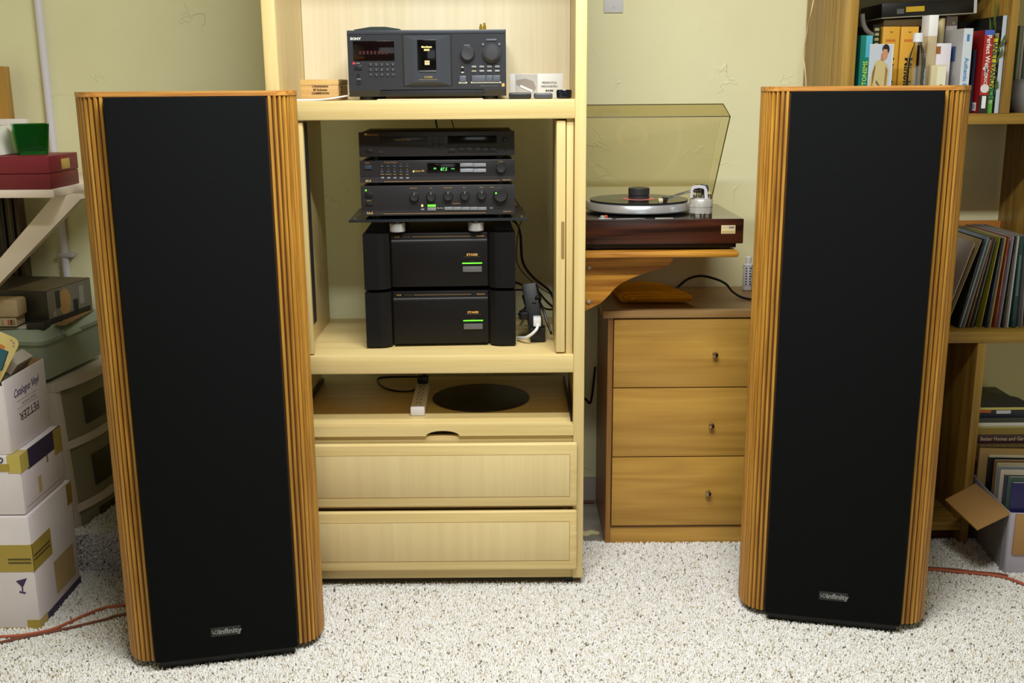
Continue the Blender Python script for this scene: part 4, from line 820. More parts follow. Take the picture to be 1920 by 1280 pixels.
# boxes on the bin
p0 = at(91, 598, 3.13); hb = at(86, 546, 3.13).z - LZ - .0017
gb = thing('toy_carton', 'grey picture carton lying on the teal bin lid', 'box', (p0.x, 3.13, LZ + .0017), R(-10))
pb('carton', M((44, 38, 26), .5), gb, (-.42, 0, 0), (0, .24, hb), .002, local=True)
pb('top_print', M((112, 102, 76), .5), gb, (-.13, .002, hb - .0005), (-.001, .238, hb + .0006), local=True)
pf = pb('picture_face', M((120, 116, 104), .45), gb, (-.0005, .003, .003), (.0012, .237, hb - .002), local=True)
bm = bmesh.new(); prism(bm, [(.09 + .032 * math.cos(R(a)), hb * .52 + hb * .40 * math.sin(R(a))) for a in range(0, 360, 24)], 'x', .0012, .0020); obj('printed_sun', bm, M((176, 138, 84), .5), pf, local=True)
for y0, z0, y1, z1, c in ((.04, .40, .062, .92, (50, 52, 46)), (.13, .12, .155, .5, (36, 34, 44)), (.0, .02, .22, .16, (34, 32, 36)), (.165, .3, .19, .85, (150, 150, 140)), (.02, .2, .035, .34, (160, 150, 120))): pb('printed_shape', M(c, .5), pf, (.0012, y0 + .004, hb * z0), (.0022, y1 + .004, hb * z1), local=True)
solo('paper_leaf', B((at(118, 590, 3.2).x, 3.13, LZ), (at(150, 575, 3.25).x, 3.36, LZ + .0015)), M((150, 118, 74), .7), 'tan leaflet under the picture carton on the bin lid', 'paper', smooth=False)
CR = M((196, 172, 130), .6)
xw = at(51, 622, 3.085).x; za, zb_, zc_ = LZ, at(30, 612, 3.085).z, at(30, 592, 3.085).z
solo('slip_box', B((-1.72, 3.085, za), (xw, 3.128, zb_ - .001), .0015), M((196, 186, 160), .55), 'white flat box lowest on the bin, beside the tin', 'box')
x6 = at(33, 603, 3.075).x; 
tb = thing('tape_box', 'white flat box with orange print, middle of the pile on the bin', 'box', (x6, 3.07, zb_))
pb('carton', M((200, 180, 148), .55), tb, (-1.74, 3.068, zb_ + .004), (x6, 3.126, zc_ - .001), .0015)
for u, v, c in ((15, 19, (200, 96, 48)), (20, 24, (70, 62, 52)), (25, 29, (150, 120, 80)), (3, 7, (170, 150, 100))): pb('print_mark', M(c, .5), tb, (at(u, 603, 3.07).x, 3.0674, zb_ + .008), (at(v, 603, 3.07).x, 3.0685, zc_ - .008))
pb('underside', M((30, 28, 22), .7), tb, (-1.73, 3.075, zb_ - .0005), (x6 - .004, 3.126, zb_ + .004))
x7 = at(20, 575, 3.06).x; z7 = at(20, 562, 3.06).z
solo('cream_box', B((-1.74, 3.06, zc_), (x7 + .02, 3.124, z7), .008), CR, 'rounded cream box topmost of the small pile on the bin', 'box')
solo('dark_case', B((xw + .004, 3.075, LZ), (at(84, 610, 3.08).x, 3.124, at(70, 604, 3.08).z), .002), M((34, 32, 24), .6), 'low dark case between the white boxes and the picture carton', 'case')

# cartons stacked on the floor
SEAM = at(55, 968, 2.682).z; TOP2 = at(20, 853, 2.69).z
def carton(name, label, z0, z1, x0, x1, y0, y1, fl=True):
    t = thing(name, label, 'carton', ((x0 + x1) / 2, (y0 + y1) / 2, z0)); pb('carton_body', WHITECARD, t, (x0, y0, z0), (x1, y1, z1), .006); return t
c1 = carton('wine_carton', 'scuffed white carton with a wine glass emblem, lowest of the stack', .0015, SEAM - .001, -1.68, -1.305, 2.682, 2.965)
tz0, tz1 = at(40, 1072, 2.68).z, at(40, 1022, 2.68).z
tp1 = obj('packing_tape', B((-1.68, 2.6808, tz0), (-1.3042, 2.684, tz1)), TAPE, c1); obj('packing_tape', B((-1.308, 2.681, tz0), (-1.3042, 2.80, tz1)), TAPE, c1)
for k in range(2): pb('tape_print', M((84, 74, 34), .5), c1, (-1.372, 2.6802, tz0 + .024 + k * .010), (-1.31, 2.6812, tz0 + .029 + k * .010))
for k in range(2): pb('tape_print', M((84, 74, 34), .5), c1, (-1.3046, 2.69, tz0 + .028 + k * .012), (-1.3036, 2.79, tz0 + .033 + k * .012))
pb('purple_band', PURPLE, c1, (-1.308, 2.71, .002), (-1.3043, 2.964, .030)); pb('packing_tape', TAPE, c1, (-1.34, 2.6805, .002), (-1.3042, 2.73, .034)); pb('packing_tape', M((148, 118, 54), .5), c1, (-1.308, 2.93, tz1 + .012), (-1.3042, 2.966, tz1 + .075))
pb('tan_stain', M((176, 152, 106), .7), c1, (-1.3062, 2.80, .05), (-1.3045, 2.935, .15)); pb('front_tape', TAPE, c1, (-1.68, 2.6806, .002), (-1.345, 2.6835, .012))
g0 = at(41, 1095, 2.682); bm = bmesh.new()
for sx in (1,):
    prism(bm, [(g0.x - .014, g0.z + .010), (g0.x + .016, g0.z + .018), (g0.x + .004, g0.z - .006), (g0.x - .002, g0.z - .005)], 'y', 2.6806, 2.6822); prism(bm, [(g0.x - .001, g0.z - .006), (g0.x + .002, g0.z - .006), (g0.x + .002, g0.z - .020), (g0.x - .001, g0.z - .020)], 'y', 2.6806, 2.6822); prism(bm, [(g0.x - .008, g0.z - .020), (g0.x + .009, g0.z - .024), (g0.x + .007, g0.z - .028), (g0.x - .009, g0.z - .024)], 'y', 2.6806, 2.6822)
obj('glass_emblem', bm, M((58, 36, 84), .6), c1)
c2 = carton('wine_carton', 'white carton with a purple top band, middle of the stack', SEAM + .001, TOP2 - .0015, -1.69, -1.312, 2.688, 2.95)
pb('purple_band', PURPLE, c2, (-1.315, 2.73, TOP2 - .055), (-1.3112, 2.951, TOP2 - .002)); pb('packing_tape', TAPE, c2, (-1.315, 2.90, TOP2 - .075), (-1.3108, 2.952, TOP2 - .002)); pb('packing_tape', M((196, 178, 92), .35), c2, (-1.345, 2.6868, TOP2 - .05), (-1.3106, 2.735, TOP2 - .001))
pb('front_tape', TAPE, c2, (-1.69, 2.6865, TOP2 - .045), (-1.34, 2.689, TOP2 - .024)); text('CERAM', (-1.385, 2.6862, TOP2 - .012), .015, M((54, 44, 60), .6), c2, rot=180, sx=.9, bold=.0006)
pb('flap_edge', M((150, 138, 134), .8), c2, (-1.3125, 2.70, SEAM + .018), (-1.3115, 2.94, SEAM + .0195)); pb('tan_stain', M((190, 166, 120), .7), c2, (-1.3122, 2.78, SEAM + .03), (-1.3114, 2.80, SEAM + .075)); pb('tear_mark', M((150, 112, 66), .7), c2, (-1.3122, 2.845, SEAM + .095), (-1.3114, 2.853, SEAM + .115))
# open carton on top
y0, y1, xf = 2.695, 2.945, -1.334; z0, z1 = TOP2, at(83, 674, 2.93).z
c3 = thing('open_carton', 'open white wine carton with upside-down print, topmost of the stack', 'carton', (-1.5, 2.82, TOP2), R(3.0))
WC = WHITECARD
def cw(name, a, b, mat=WC): return pb(name, mat, c3, a, b, .001)
cw('side_wall', (xf - .004, y0, z0), (xf, y1, z1)); cw('front_wall', (-1.70, y0, z0), (xf - .004, y0 + .004, z1 - .012)); cw('back_wall', (-1.70, y1 - .004, z0), (xf - .004, y1, z1), M((150, 116, 70), .8)); cw('side_wall', (-1.704, y0, z0), (-1.70, y1, z1)); cw('carton_bottom', (-1.70, y0 + .004, z0), (xf - .004, y1 - .004, z0 + .004)); cw('inner_lining', (xf - .0052, y0 + .006, z0 + .01), (xf - .0042, y1 - .006, z1 - .001), M((160, 122, 74), .8))
zt_ = z0 + (z1 - z0) * .50; INK = M((62, 54, 60), .6); LINE = M((170, 160, 160), .6)
text('FETZER', (xf + .0006, (y0 + y1) / 2 + .004, zt_ - .016), .023, INK, c3, face='X', rot=181, sx=1.1)
text('VINEYARDS', (xf + .0006, (y0 + y1) / 2 + .01, zt_ + .016), .007, LINE, c3, face='X', rot=181, sx=1.7)
text('Catalogue Vinyl', (xf + .0006, (y0 + y1) / 2 + .0, zt_ + .052), .022, M((44, 40, 92), .5), c3, face='X', rot=2, sx=.78, shear=.35)
for dz in (.006, .026): pb('printed_rule', LINE, c3, (xf, y0 + .06, zt_ + dz), (xf + .0006, y1 - .06, zt_ + dz + .0012))
# tin and oddments in the open carton
tn = thing('decorated_tin', 'pale yellow decorated tin tilted in the open carton', 'tin', (-1.40, 2.74, z0 + .02), 0)
def tilt(bm_, cx_=at(14, 668, 2.74)):
    bmesh.ops.transform(bm_, matrix=Matrix.Translation((cx_.x - .030, 2.74, cx_.z)) @ Matrix.Rotation(R(24), 4, 'Y') @ Matrix.Rotation(R(-24), 4, 'X') @ Matrix.Rotation(R(26), 4, 'Z'), verts=bm_.verts); return bm_
YT = M((222, 200, 124), .35); YT2 = M((196, 174, 92), .3, .2)
obj('tin_body', tilt(prism(bmesh.new(), rrect(-.06, .034, -.08, .062, .018), 'y', -.002, .024)), YT2, tn, True)
obj('tin_lid', tilt(prism(bmesh.new(), rrect(-.0615, .0355, -.0815, .0635, .019), 'y', -.013, -.003)), YT, tn, True)
bm = bmesh.new(); O = rrect(-.054, .028, -.074, .056, .016); I = rrect(-.049, .023, -.069, .051, .012)
ring = [bm.verts.new((x, -.0135, z)) for x, z in O]; rin = [bm.verts.new((x, -.0135, z)) for x, z in I]
for k in range(len(O)):
    if k % 2 == 0: bm.faces.new((ring[k], ring[(k + 1) % len(O)], rin[(k + 1) % len(O)], rin[k]))
obj('garland_border', tilt(bm), M((150, 140, 140), .5), tn); bm = bmesh.new(); prism(bm, rrect(-.012, .008, .018, .034, .006), 'y', -.0136, -.0128); obj('orange_motif', tilt(bm), M((206, 120, 44), .5), tn)
q0 = at(4, 675, 2.705); bm = B((-.03, -.004, -.028), (.008, .004, .028), .001, mtx=Matrix.Translation(q0) @ Matrix.Rotation(R(24), 4, 'Y')); solo('blue_booklet', bm, M((24, 84, 104), .15), 'glossy blue booklet before the yellow tin at the left edge', 'booklet', smooth=False)
q0 = at(36, 676, 2.86); bm = B((-.022, -.05, -.026), (.014, .05, .012), .002, mtx=Matrix.Translation(q0) @ Matrix.Rotation(R(36), 4, 'Y')); solo('small_carton', bm, M((188, 180, 168), .6), 'small off-white box tipped in the open carton behind the tin', 'box', smooth=False)
q0 = at(24, 700, 2.83); solo('grey_folder', B((-.04, -.06, -.10), (.02, .06, .0), .002, mtx=Matrix.Translation(q0) @ Matrix.Rotation(R(14), 4, 'Y')), M((112, 110, 104), .6), 'grey folder inside the open carton below the small box', 'folder', smooth=False)

# floor wires
Gw = 'speaker wires on the carpet'
def fl(x, y, h=.0145): return atz(x, y, h)
cord('speaker_wire', [fl(-30, 1194), fl(0, 1193), fl(45, 1190), fl(95, 1180), fl(130, 1166), fl(165, 1150), fl(200, 1138), fl(240, 1132), (-.80, 2.95, .010)], .0042, COPPER, 'pinkish copper wire on the carpet left of the left speaker', group=Gw)
cord('speaker_wire', [fl(-30, 1212), fl(0, 1204), fl(40, 1195), fl(100, 1183), fl(150, 1172), fl(200, 1160), fl(240, 1150), (-.78, 2.86, .010)], .0038, COPPERD, 'darker brown wire below the pinkish one beside the left speaker', group=Gw)
cord('speaker_wire', [(.95, 3.05, .011), fl(1745, 1067), fl(1790, 1071), fl(1835, 1075), fl(1875, 1080), fl(1905, 1089), fl(1940, 1104)], .0046, COPPER, 'copper wire on the carpet from the right speaker to the grey record box', group=Gw)
cord('speaker_wire', [(.96, 3.06, .012), fl(1745, 1064, .015), fl(1790, 1067, .015), fl(1830, 1072, .015), fl(1870, 1075, .015), fl(1890, 1079, .015)], .0034, COPPERD, 'brown wire twisted along the copper wire right of the right speaker', group=Gw)
# ---------------------------------------------------------------- bookcase
BF = 3.2
bk = thing('bookcase', 'golden pine bookcase full of books and records at the right', 'bookcase', (1.5, 3.4, 0))
S1, S1b, S2, S2b = at(1850, 213, BF).z, at(1850, 233, BF).z, at(1850, 622, BF).z, at(1850, 643, BF).z
pb('upright', PINE['z'], bk, (.964, BF, .0015), (1.004, 3.61, 2.1), .002)
pb('upright', PINE['z'], bk, (2.16, BF, .0015), (2.20, 3.61, 2.1), .002)
for z0, z1 in ((S1b, S1), (S2b, S2), (1.80, 1.835), (2.06, 2.1)): pb('shelf', PINE['x'], bk, (1.0045, BF, z0), (2.1595, 3.61, z1), .002)
xc, xd = at(1834, 650, BF).x, at(1850, 650, BF).x
xa, xb = at(1900, 0, BF).x, at(1914, 0, BF).x; pb('divider', PINE['z'], bk, (xa, BF + .002, S1 + .0005), (xb, 3.60, 1.7995), .001)
pb('divider', PINE['z'], bk, (1.645, BF + .002, S2 + .0005), (1.665, 3.60, S1b - .0005), .001)
pb('divider', PINE['z'], bk, (xc, BF + .002, .0015), (xd, 3.60, S2b - .0005), .001)
pb('shelf', PINE['x'], bk, (1.0045, BF, .052), (xc - .0005, 3.60, .078), .002); pb('toe_board', wood('toe', (96, 56, 26), (62, 34, 14), 'x'), bk, (1.0045, BF + .05, .0015), (xc - .0005, BF + .07, .0515))
pb('back_board', wood('backb', (92, 60, 30), (64, 40, 18), 'z'), bk, (1.0045, 3.60, .0785), (xc, 3.61, S2b))
cord('thin_wire', [(at(1527, -10, 3.5).x - .004, 3.47, 1.75), at(1524, 20, 3.45) - Vector((.004, 0, 0)), at(1516, 55, 3.5) - Vector((.004, 0, 0)), at(1510, 100, 3.52) - Vector((.006, 0, 0)), at(1513, 130, 3.5) - Vector((.006, 0, 0)), at(1515, 165, 3.5) - Vector((.006, 0, 0)), (.950, 3.5, 1.30)], .0022, M((226, 196, 150), .5), 'thin cream wire hanging down the left side of the bookcase')
def book(name, label, px0, px1, ytop, Y, spine, cover=None, depth=.17, zb=None, ybot=None, rough=.35, cat='book', group=None, pages=(226, 216, 190), lean=0):
    """upright book: spine to the room, boards and a page block"""
    zb = S1 + .0005 if zb is None else zb
    p0, p1 = at(px0, (ytop + 160) / 2, Y), at(px1, (ytop + 160) / 2, Y); zt = at((px0 + px1) / 2, ytop, Y).z; wd = p1.x - p0.x; h = zt - zb
    t = thing(name, label, cat, (p0.x, Y, zb), group=group, ry=lean)
    bm = B((0, 0, 0), (wd, .003, h), .001); c = M(spine, rough); obj('spine', bm, c, t, local=True)
    bm = B((0, .003, 0), (.002, depth, h)); box(bm, (wd - .002, .003, 0), (wd, depth, h)); obj('boards', bm, M(cover or spine, rough), t, local=True)
    pb('page_block', M(pages, .8), t, (.002, .003, .002), (wd - .002, depth - .004, h - .003), local=True)
    return t, wd, h
def print_up(t, s, wd, h, z, size, col, sx=1.0, rot=-90, bold=.0002, x=None): text(s, (wd / 2 if x is None else x, -.0006, z), size, M(col, .5), t, rot=rot, sx=sx, bold=bold, local=True)
GB = 'books on the upper bookcase shelf'
t, w_, h_ = book('book', 'teal-green spined book with yellow lettering beside the left upright', 1612, 1634, 66, 3.24, (24, 128, 112), group=GB)
print_up(t, 'SWSNOTONSMS', w_, h_, h_ * .38, .0125, (206, 226, 70), sx=1.0, rot=90); pb('top_gloss', M((90, 180, 205), .2), t, (w_ * .45, -.0004, h_ * .72), (w_ * .98, .001, h_ * .995), local=True)
t, w_, h_ = book('book', 'black book with pale vertical lettering behind the photograph card', 1634, 1648, 46, 3.325, (18, 17, 15), group=GB)
for k in range(7): pb('print_mark', M((176, 166, 112), .5), t, (w_ * (.2 + .1 * (k % 2)), -.0006, h_ * (.60 + .055 * k)), (w_ * .8, .001, h_ * (.632 + .055 * k)), local=True)
# photograph card in a plastic sleeve
a, b_ = at(1629, 120, 3.215), at(1672, 120, 3.215); zt = at(1650, 84, 3.215).z
pc = thing('photo_card', 'photograph of a dark-haired person in a gold jacket, propped before the books', 'photograph', ((a.x + b_.x) / 2, 3.215, S1))
pb('card', M((188, 196, 208), .3), pc, (a.x, 3.2155, S1 + .0005), (b_.x, 3.2175, zt)); cw_ = b_.x - a.x; ch = zt - S1
def shape(name, pts, col, y, rough=.4):
    P = [(a.x + u * cw_, S1 + v * ch) for u, v in pts]; obj(name, prism(bmesh.new(), P, 'y', y, y + .0006), M(col, rough), pc)
def ell(cx, cy, rx, ry, n=18): return [(cx + rx * math.cos(2 * math.pi * k / n), cy + ry * math.sin(2 * math.pi * k / n)) for k in range(n)]
shape('printed_jacket', [(.02, .08), (.04, .40), (.16, .62), (.28, .76), (.50, .80), (.62, .77), (.82, .72), (.90, .62), (.86, .40), (.82, .06), (.62, .02), (.58, .30), (.50, .02), (.22, .02), (.20, .12)], (196, 180, 128), 3.2149)
shape('printed_shading', [(.18, .60), (.27, .72), (.30, .70), (.24, .50), (.16, .34)], (128, 96, 56), 3.2145); shape('printed_shading', [(.74, .70), (.84, .64), (.80, .40), (.72, .34)], (150, 112, 70), 3.2145); shape('printed_shading', [(.36, .50), (.58, .40), (.56, .37), (.34, .46)], (120, 96, 62), 3.2145)
shape('printed_shading', [(.56, .02), (.66, .36), (.72, .36), (.78, .02)], (178, 110, 92), 3.2145); shape('printed_hand', ell(.10, .20, .09, .05), (158, 92, 68), 3.2143)
shape('printed_neck', [(.50, .78), (.52, .88), (.66, .86), (.64, .76)], (176, 122, 88), 3.2145); shape('printed_hair', ell(.70, .995 - .06, .155, .075), (34, 28, 32), 3.2142); shape('printed_face', ell(.675, .875, .115, .085), (196, 138, 104), 3.2139); shape('printed_hair', [(.55, .93), (.60, .99), (.72, 1.0), (.84, .95), (.82, .90), (.76, .935), (.62, .94)], (34, 28, 32), 3.2136)
pb('sleeve_edge', M((226, 228, 232), .1), pc, (b_.x, 3.2150, S1 + .0005), (b_.x + .0022, 3.2176, zt + .002)); pb('sleeve_edge', M((226, 228, 232), .1), pc, (a.x, 3.2150, zt), (b_.x, 3.2176, zt + .002))
YB = (222, 166, 52)
for k, (u, v, Y, lb_) in enumerate(((1653, 1684, 3.33, 'yellow camera box with half its black word hidden, left of two'), (1685, 1719, 3.33, 'yellow camera box with a full black vertical word, right of two'))):
    p0, p1 = at(u + (2 if k else 0), 105, Y), at(v, 105, Y); zt = at(v, 50, Y).z; t = thing('camera_box', lb_, 'box', (p0.x, Y, S1 + .0005), group='yellow camera boxes on the upper bookcase shelf'); wd = p1.x - p0.x; h = zt - S1
    pb('carton', M(YB, .45), t, (0, 0, 0), (wd, .16, h), .001, local=True); text('Minolta', (wd * .5, -.0006, h * .45), .022, M((30, 24, 20), .5), t, rot=-90, sx=1.05, bold=.001, local=True); [pb('orange_print', M((206, 104, 44), .5), t, (wd * (.2 + .1 * j), -.0006, h * (.825 + .004 * (j % 2))), (wd * (.27 + .1 * j), .001, h * .855), local=True) for j in range(6)]; [pb('orange_print', M((214, 104, 44), .5), t, (wd * .42, -.0006, h * (.03 + .033 * j)), (wd * .60, .001, h * (.054 + .033 * j)), local=True) for j in range(6)]
    pb('small_mark', M((150, 104, 40), .5), t, (wd * .42, -.0005, h * .93), (wd * .58, .001, h * .945), local=True)
t, w_, h_ = book('book', 'thin dark book with blue top beside the yellow camera boxes', 1721, 1728, 55, 3.36, (44, 40, 58), group=GB)
t, w_, h_ = book('book', 'tan paperback behind the water bottle', 1729, 1738, 52, 3.36, (190, 136, 60), group=GB)
# water bottle
bx = at(1719, 110, 3.235).x; wb = thing('water_bottle', 'clear crinkled plastic water bottle with a white cap', 'bottle', (bx, 3.235, S1)); ht = at(1721, 62, 3.235).z - S1
prof = [(.024, .0005)]; 
for k in range(13): prof.append((.0265 + .0016 * (k % 2), .008 + k * (ht * .60 - .008) / 12))
prof += [(.026, ht * .68), (.019, ht * .78), (.0125, ht * .85), (.0125, ht * .90)]
obj('bottle_body', lathe(bmesh.new(), (bx, 3.235, S1), (0, 0, 1), prof, 14), clear('clear_pet', (240, 242, 244), gloss=.20, rough=.03), wb, True, ang=20)
obj('cap', lathe(bmesh.new(), (bx, 3.235, S1 + ht * .89), (0, 0, 1), [(.0148, 0), (.0148, ht * .10), (.013, ht * .11)], 24), M((230, 230, 236), .35), wb, True)
p0, p1 = at(1738, 100, 3.266), at(1755, 100, 3.266); zt, zm_, z3 = at(1748, 28, 3.266).z, at(1748, 68, 3.266).z, S1
bxw = thing('tall_carton', 'tall narrow carton with a bright white upper half behind the water bottle', 'box', (p0.x, 3.266, S1 + .0005))
pb('white_top', M((244, 244, 244), .4), bxw, (p0.x, 3.266, zm_), (p1.x, 3.326, zt), .001); pb('beige_lower', M((196, 176, 140), .6), bxw, (p0.x, 3.266, S1 + .0005), (p1.x, 3.326, zm_), .001); pb('orange_mark', M((196, 126, 70), .5), bxw, (p0.x + .004, 3.2655, S1 + .055), (p1.x - .002, 3.267, S1 + .085))
p0 = at(1764, 60, 3.36); solo('paper_roll', lathe(bmesh.new(), (p0.x, 3.36, S1 + .0005), (0, 0, 1), [(.010, 0), (.0105, at(1764, 34, 3.36).z - S1 - .002), (.009, at(1764, 34, 3.36).z - S1)], 20), M((206, 190, 140), .5), 'pale beige tube beside the tall white carton', 'tube')
p0, p1 = at(1773, 60, 3.39), at(1794, 60, 3.39); pk = thing('white_box', 'white box with a silver mark behind the pale blue-lettered book', 'box', (p0.x, 3.39, S1 + .0005)); pb('carton', M((218, 206, 206), .5), pk, (p0.x, 3.39, S1 + .0005), (p1.x, 3.46, at(1784, 30, 3.38).z), .001)
obj('silver_mark', lathe(bmesh.new(), (p1.x - .012, 3.3905, at(1784, 43, 3.38).z), (0, -1, 0), [(.006, 0), (.005, .0012)], 14), M((170, 170, 178), .2, .8), pk)
p0, p1 = at(1746, 140, 3.23), at(1774, 140, 3.23); sb_ = thing('cream_carton', 'small cream carton standing in front of the white card box', 'box', (p0.x, 3.23, S1 + .0005)); xm = at(1757, 140, 3.23).x
pb('carton', M((206, 194, 152), .55), sb_, (p0.x, 3.23, S1 + .0005), (p1.x, 3.262, at(1760, 122, 3.23).z), .001); pb('label_side', M((232, 226, 200), .5), sb_, (xm, 3.2294, S1 + .001), (p1.x - .001, 3.231, at(1760, 124, 3.23).z)); [pb('print_mark', M((140, 134, 108), .5), sb_, ((xm + p1.x) / 2 - .004, 3.2289, S1 + .052 + .009 * j), ((xm + p1.x) / 2 + .004, 3.230, S1 + .058 + .009 * j)) for j in range(4)]
p0, p1 = at(1755, 100, 3.27), at(1783, 100, 3.27); kb = thing('white_card_box', 'white card with a brown corner print above the cream carton', 'box', (p0.x, 3.27, S1 + .0005)); pb('carton', M((226, 220, 228), .5), kb, (p0.x, 3.27, S1 + .0005), (p1.x, 3.295, at(1770, 81, 3.27).z), .001); pb('corner_print', M((160, 96, 48), .5), kb, (p0.x, 3.2694, at(1758, 101, 3.27).z), (p0.x + .013, 3.271, at(1758, 87, 3.27).z))
t, w_, h_ = book('book', 'white hardback with blue spine lettering right of the cartons', 1804, 1821, 53, 3.225, (206, 214, 224), cover=(188, 186, 184), depth=.16, group=GB); print_up(t, 'Authentic Ethnic', w_, h_, h_ * .42, .012, (60, 128, 190)); pb('spine_mark', M((70, 130, 190), .5), t, (w_ * .35, -.0004, h_ * .85), (w_ * .65, .001, h_ * .93), local=True); pb('cover_print', M((70, 96, 150), .5), t, (-.0005, .05, h_ * .62), (.001, .13, h_ * .80), local=True); pb('cover_print', M((110, 112, 120), .5), t, (-.0005, .05, h_ * .30), (.001, .12, h_ * .34), local=True)
t, w_, h_ = book('book', 'thin navy book between the white hardback and the red book', 1824, 1829, 93, 3.26, (36, 44, 66), depth=.14, group=GB)
t, w_, h_ = book('book', 'thick red hardback with a blue head band and white lettering', 1843, 1860, 56, 3.225, (164, 34, 32), cover=(140, 22, 22), depth=.165, group=GB, rough=.25); pb('blue_band', M((66, 94, 190), .3), t, (.0, -.0005, h_ * .94), (w_, .002, h_ * .999), local=True); print_up(t, 'Perfect Weight', w_, h_, h_ * .70, .013, (236, 226, 226), bold=.0004); print_up(t, 'AMERICA', w_, h_, h_ * .445, .009, (236, 226, 226), sx=1.25)
pb('black_foot', M((26, 26, 30), .3), t, (0, -.0004, 0), (w_, .002, h_ * .22), local=True); obj('round_seal', lathe(bmesh.new(), (w_ / 2, .001, h_ * .30), (0, -1, 0), [(.0125, 0), (.0125, .002)], 24), M((222, 214, 216), .3), t, local=True); pb('foot_panel', M((232, 232, 234), .3), t, (w_ * .3, -.0008, h_ * .06), (w_ * .75, .001, h_ * .21), local=True)
pb('price_label', M((222, 222, 222), .5), t, (-.0006, .02, h_ * .03), (.001, .075, h_ * .13), local=True)
for k in range(6): pb('bar_mark', M((60, 60, 60), .5), t, (-.0010, .026 + k * .008, h_ * .045), (.001, .029 + k * .008, h_ * .11), local=True)
t, w_, h_ = book('book', 'yellow and green paperback with dark blue spine lettering', 1859, 1868, 72, 3.235, (226, 204, 40), group=GB)
pb('green_foot', M((96, 170, 60), .4), t, (0, -.0004, 0), (w_, .001, h_ * .34), local=True); print_up(t, 'JANET EVANOVICH', w_, h_, h_ * .57, .0135, (28, 60, 92), sx=.98, bold=.0004); text('SIX', (w_ / 2, -.0007, h_ * .15), .009, M((220, 226, 210), .5), t, local=True, sx=.7)
t, w_, h_ = book('book', 'slim cream booklet between the yellow paperback and the plant book', 1868.6, 1870.6, 62, 3.24, (206, 190, 150), group=GB)
t, w_, h_ = book('book', 'large dark book with a green plant on its cover beside the divider', 1875.5, 1883, 29, 3.222, (190, 204, 220), cover=(34, 34, 30), depth=.20, group=GB)
bm = bmesh.new()
for k in range(16):
    y_, z_ = random.uniform(.012, .09), h_ * (.08 + .05 * k); an = random.uniform(-.8, .8); L_ = random.uniform(.04, .08)
    prism(bm, [(y_ - .004, z_), (y_ + math.sin(an) * L_ - .010, z_ + math.cos(an) * L_), (y_ + math.sin(an) * L_ * 1.2, z_ + math.cos(an) * L_ * 1.3), (y_ + .006, z_ + .004)], 'x', -.0008, .0006)
obj('printed_plant', bm, M((92, 116, 50), .5), t, local=True)
# things lying across the tops of the books
a, b_ = at(1654, 22, 3.335), at(1832, 8, 3.335); zb1 = at(1654, 33, 3.335).z; L_ = b_.x - a.x
fb = thing('flat_black_box', 'long black box with a yellow label lying across the tops of the books', 'box', (a.x, 3.335, zb1), ry=R(-2.6)); pb('carton', M((14, 14, 14), .4), fb, (0, 0, .0), (L_, .20, .040), .001, local=True); pb('yellow_label', M((196, 158, 40), .4), fb, (.072, -.0008, .012), (.127, .001, .027), local=True); pb('grey_mark', M((86, 88, 84), .5), fb, (.045, -.0008, .008), (.066, .001, .022), local=True); pb('white_corner', M((196, 196, 190), .4), fb, (L_ - .008, -.001, -.002), (L_ + .001, .03, .036), local=True); pb('pale_underside', M((150, 144, 124), .6), fb, (.0, -.0005, -.003), (L_ - .009, .20, -.0002), local=True)
a, b_ = at(1656, 45, 3.35), at(1738, 45, 3.35); pb_z = at(1660, 50, 3.335).z
solo('brown_box', B((a.x, 3.345, pb_z + .001), (b_.x - .002, 3.50, at(1660, 34, 3.35).z - .003), .001), M((84, 66, 34), .6), 'brown flat box on the yellow camera boxes under the black one', 'box')
solo('grey_ribbon', tube(bmesh.new(), [at(1617, 26, 3.30), at(1619, 45, 3.30), at(1626, 58, 3.30), at(1636, 66, 3.31)], .007, 8), M((130, 126, 122), .4), 'grey rubber strap dangling above the teal book', 'strap')
p0 = at(1619, 27, 3.31); 
solo('grey_bowl', lathe(bmesh.new(), (at(1921, 180, 3.28).x + .030, 3.31, S1 + .0005), (0, 0, 1), [(.040, 0), (.055, .02), (.062, .05), (.058, .085), (.045, .097), (.04, .098)], 32), M((150, 150, 152), .3, .3), 'grey rounded pot right of the bookcase divider', 'pot')
for k, (u, v, c, l_) in enumerate(((1908, 1913, (126, 150, 124), 'grey-green thin book just right of the divider'), (1914, 1918, (190, 170, 170), 'pale pink thin book at the right picture edge'), (1919, 1926, (60, 84, 80), 'dark teal book at the right picture edge'))): book('book', l_, u, v, 48 + k, 3.40, c, group=GB)
solo('black_box', B((at(1790, 90, 3.42).x, 3.435, S1 + .0005), (xa - .003, 3.55, at(1820, 40, 3.42).z), .002), M((16, 16, 20), .5), 'black box standing behind the red hardback', 'box')

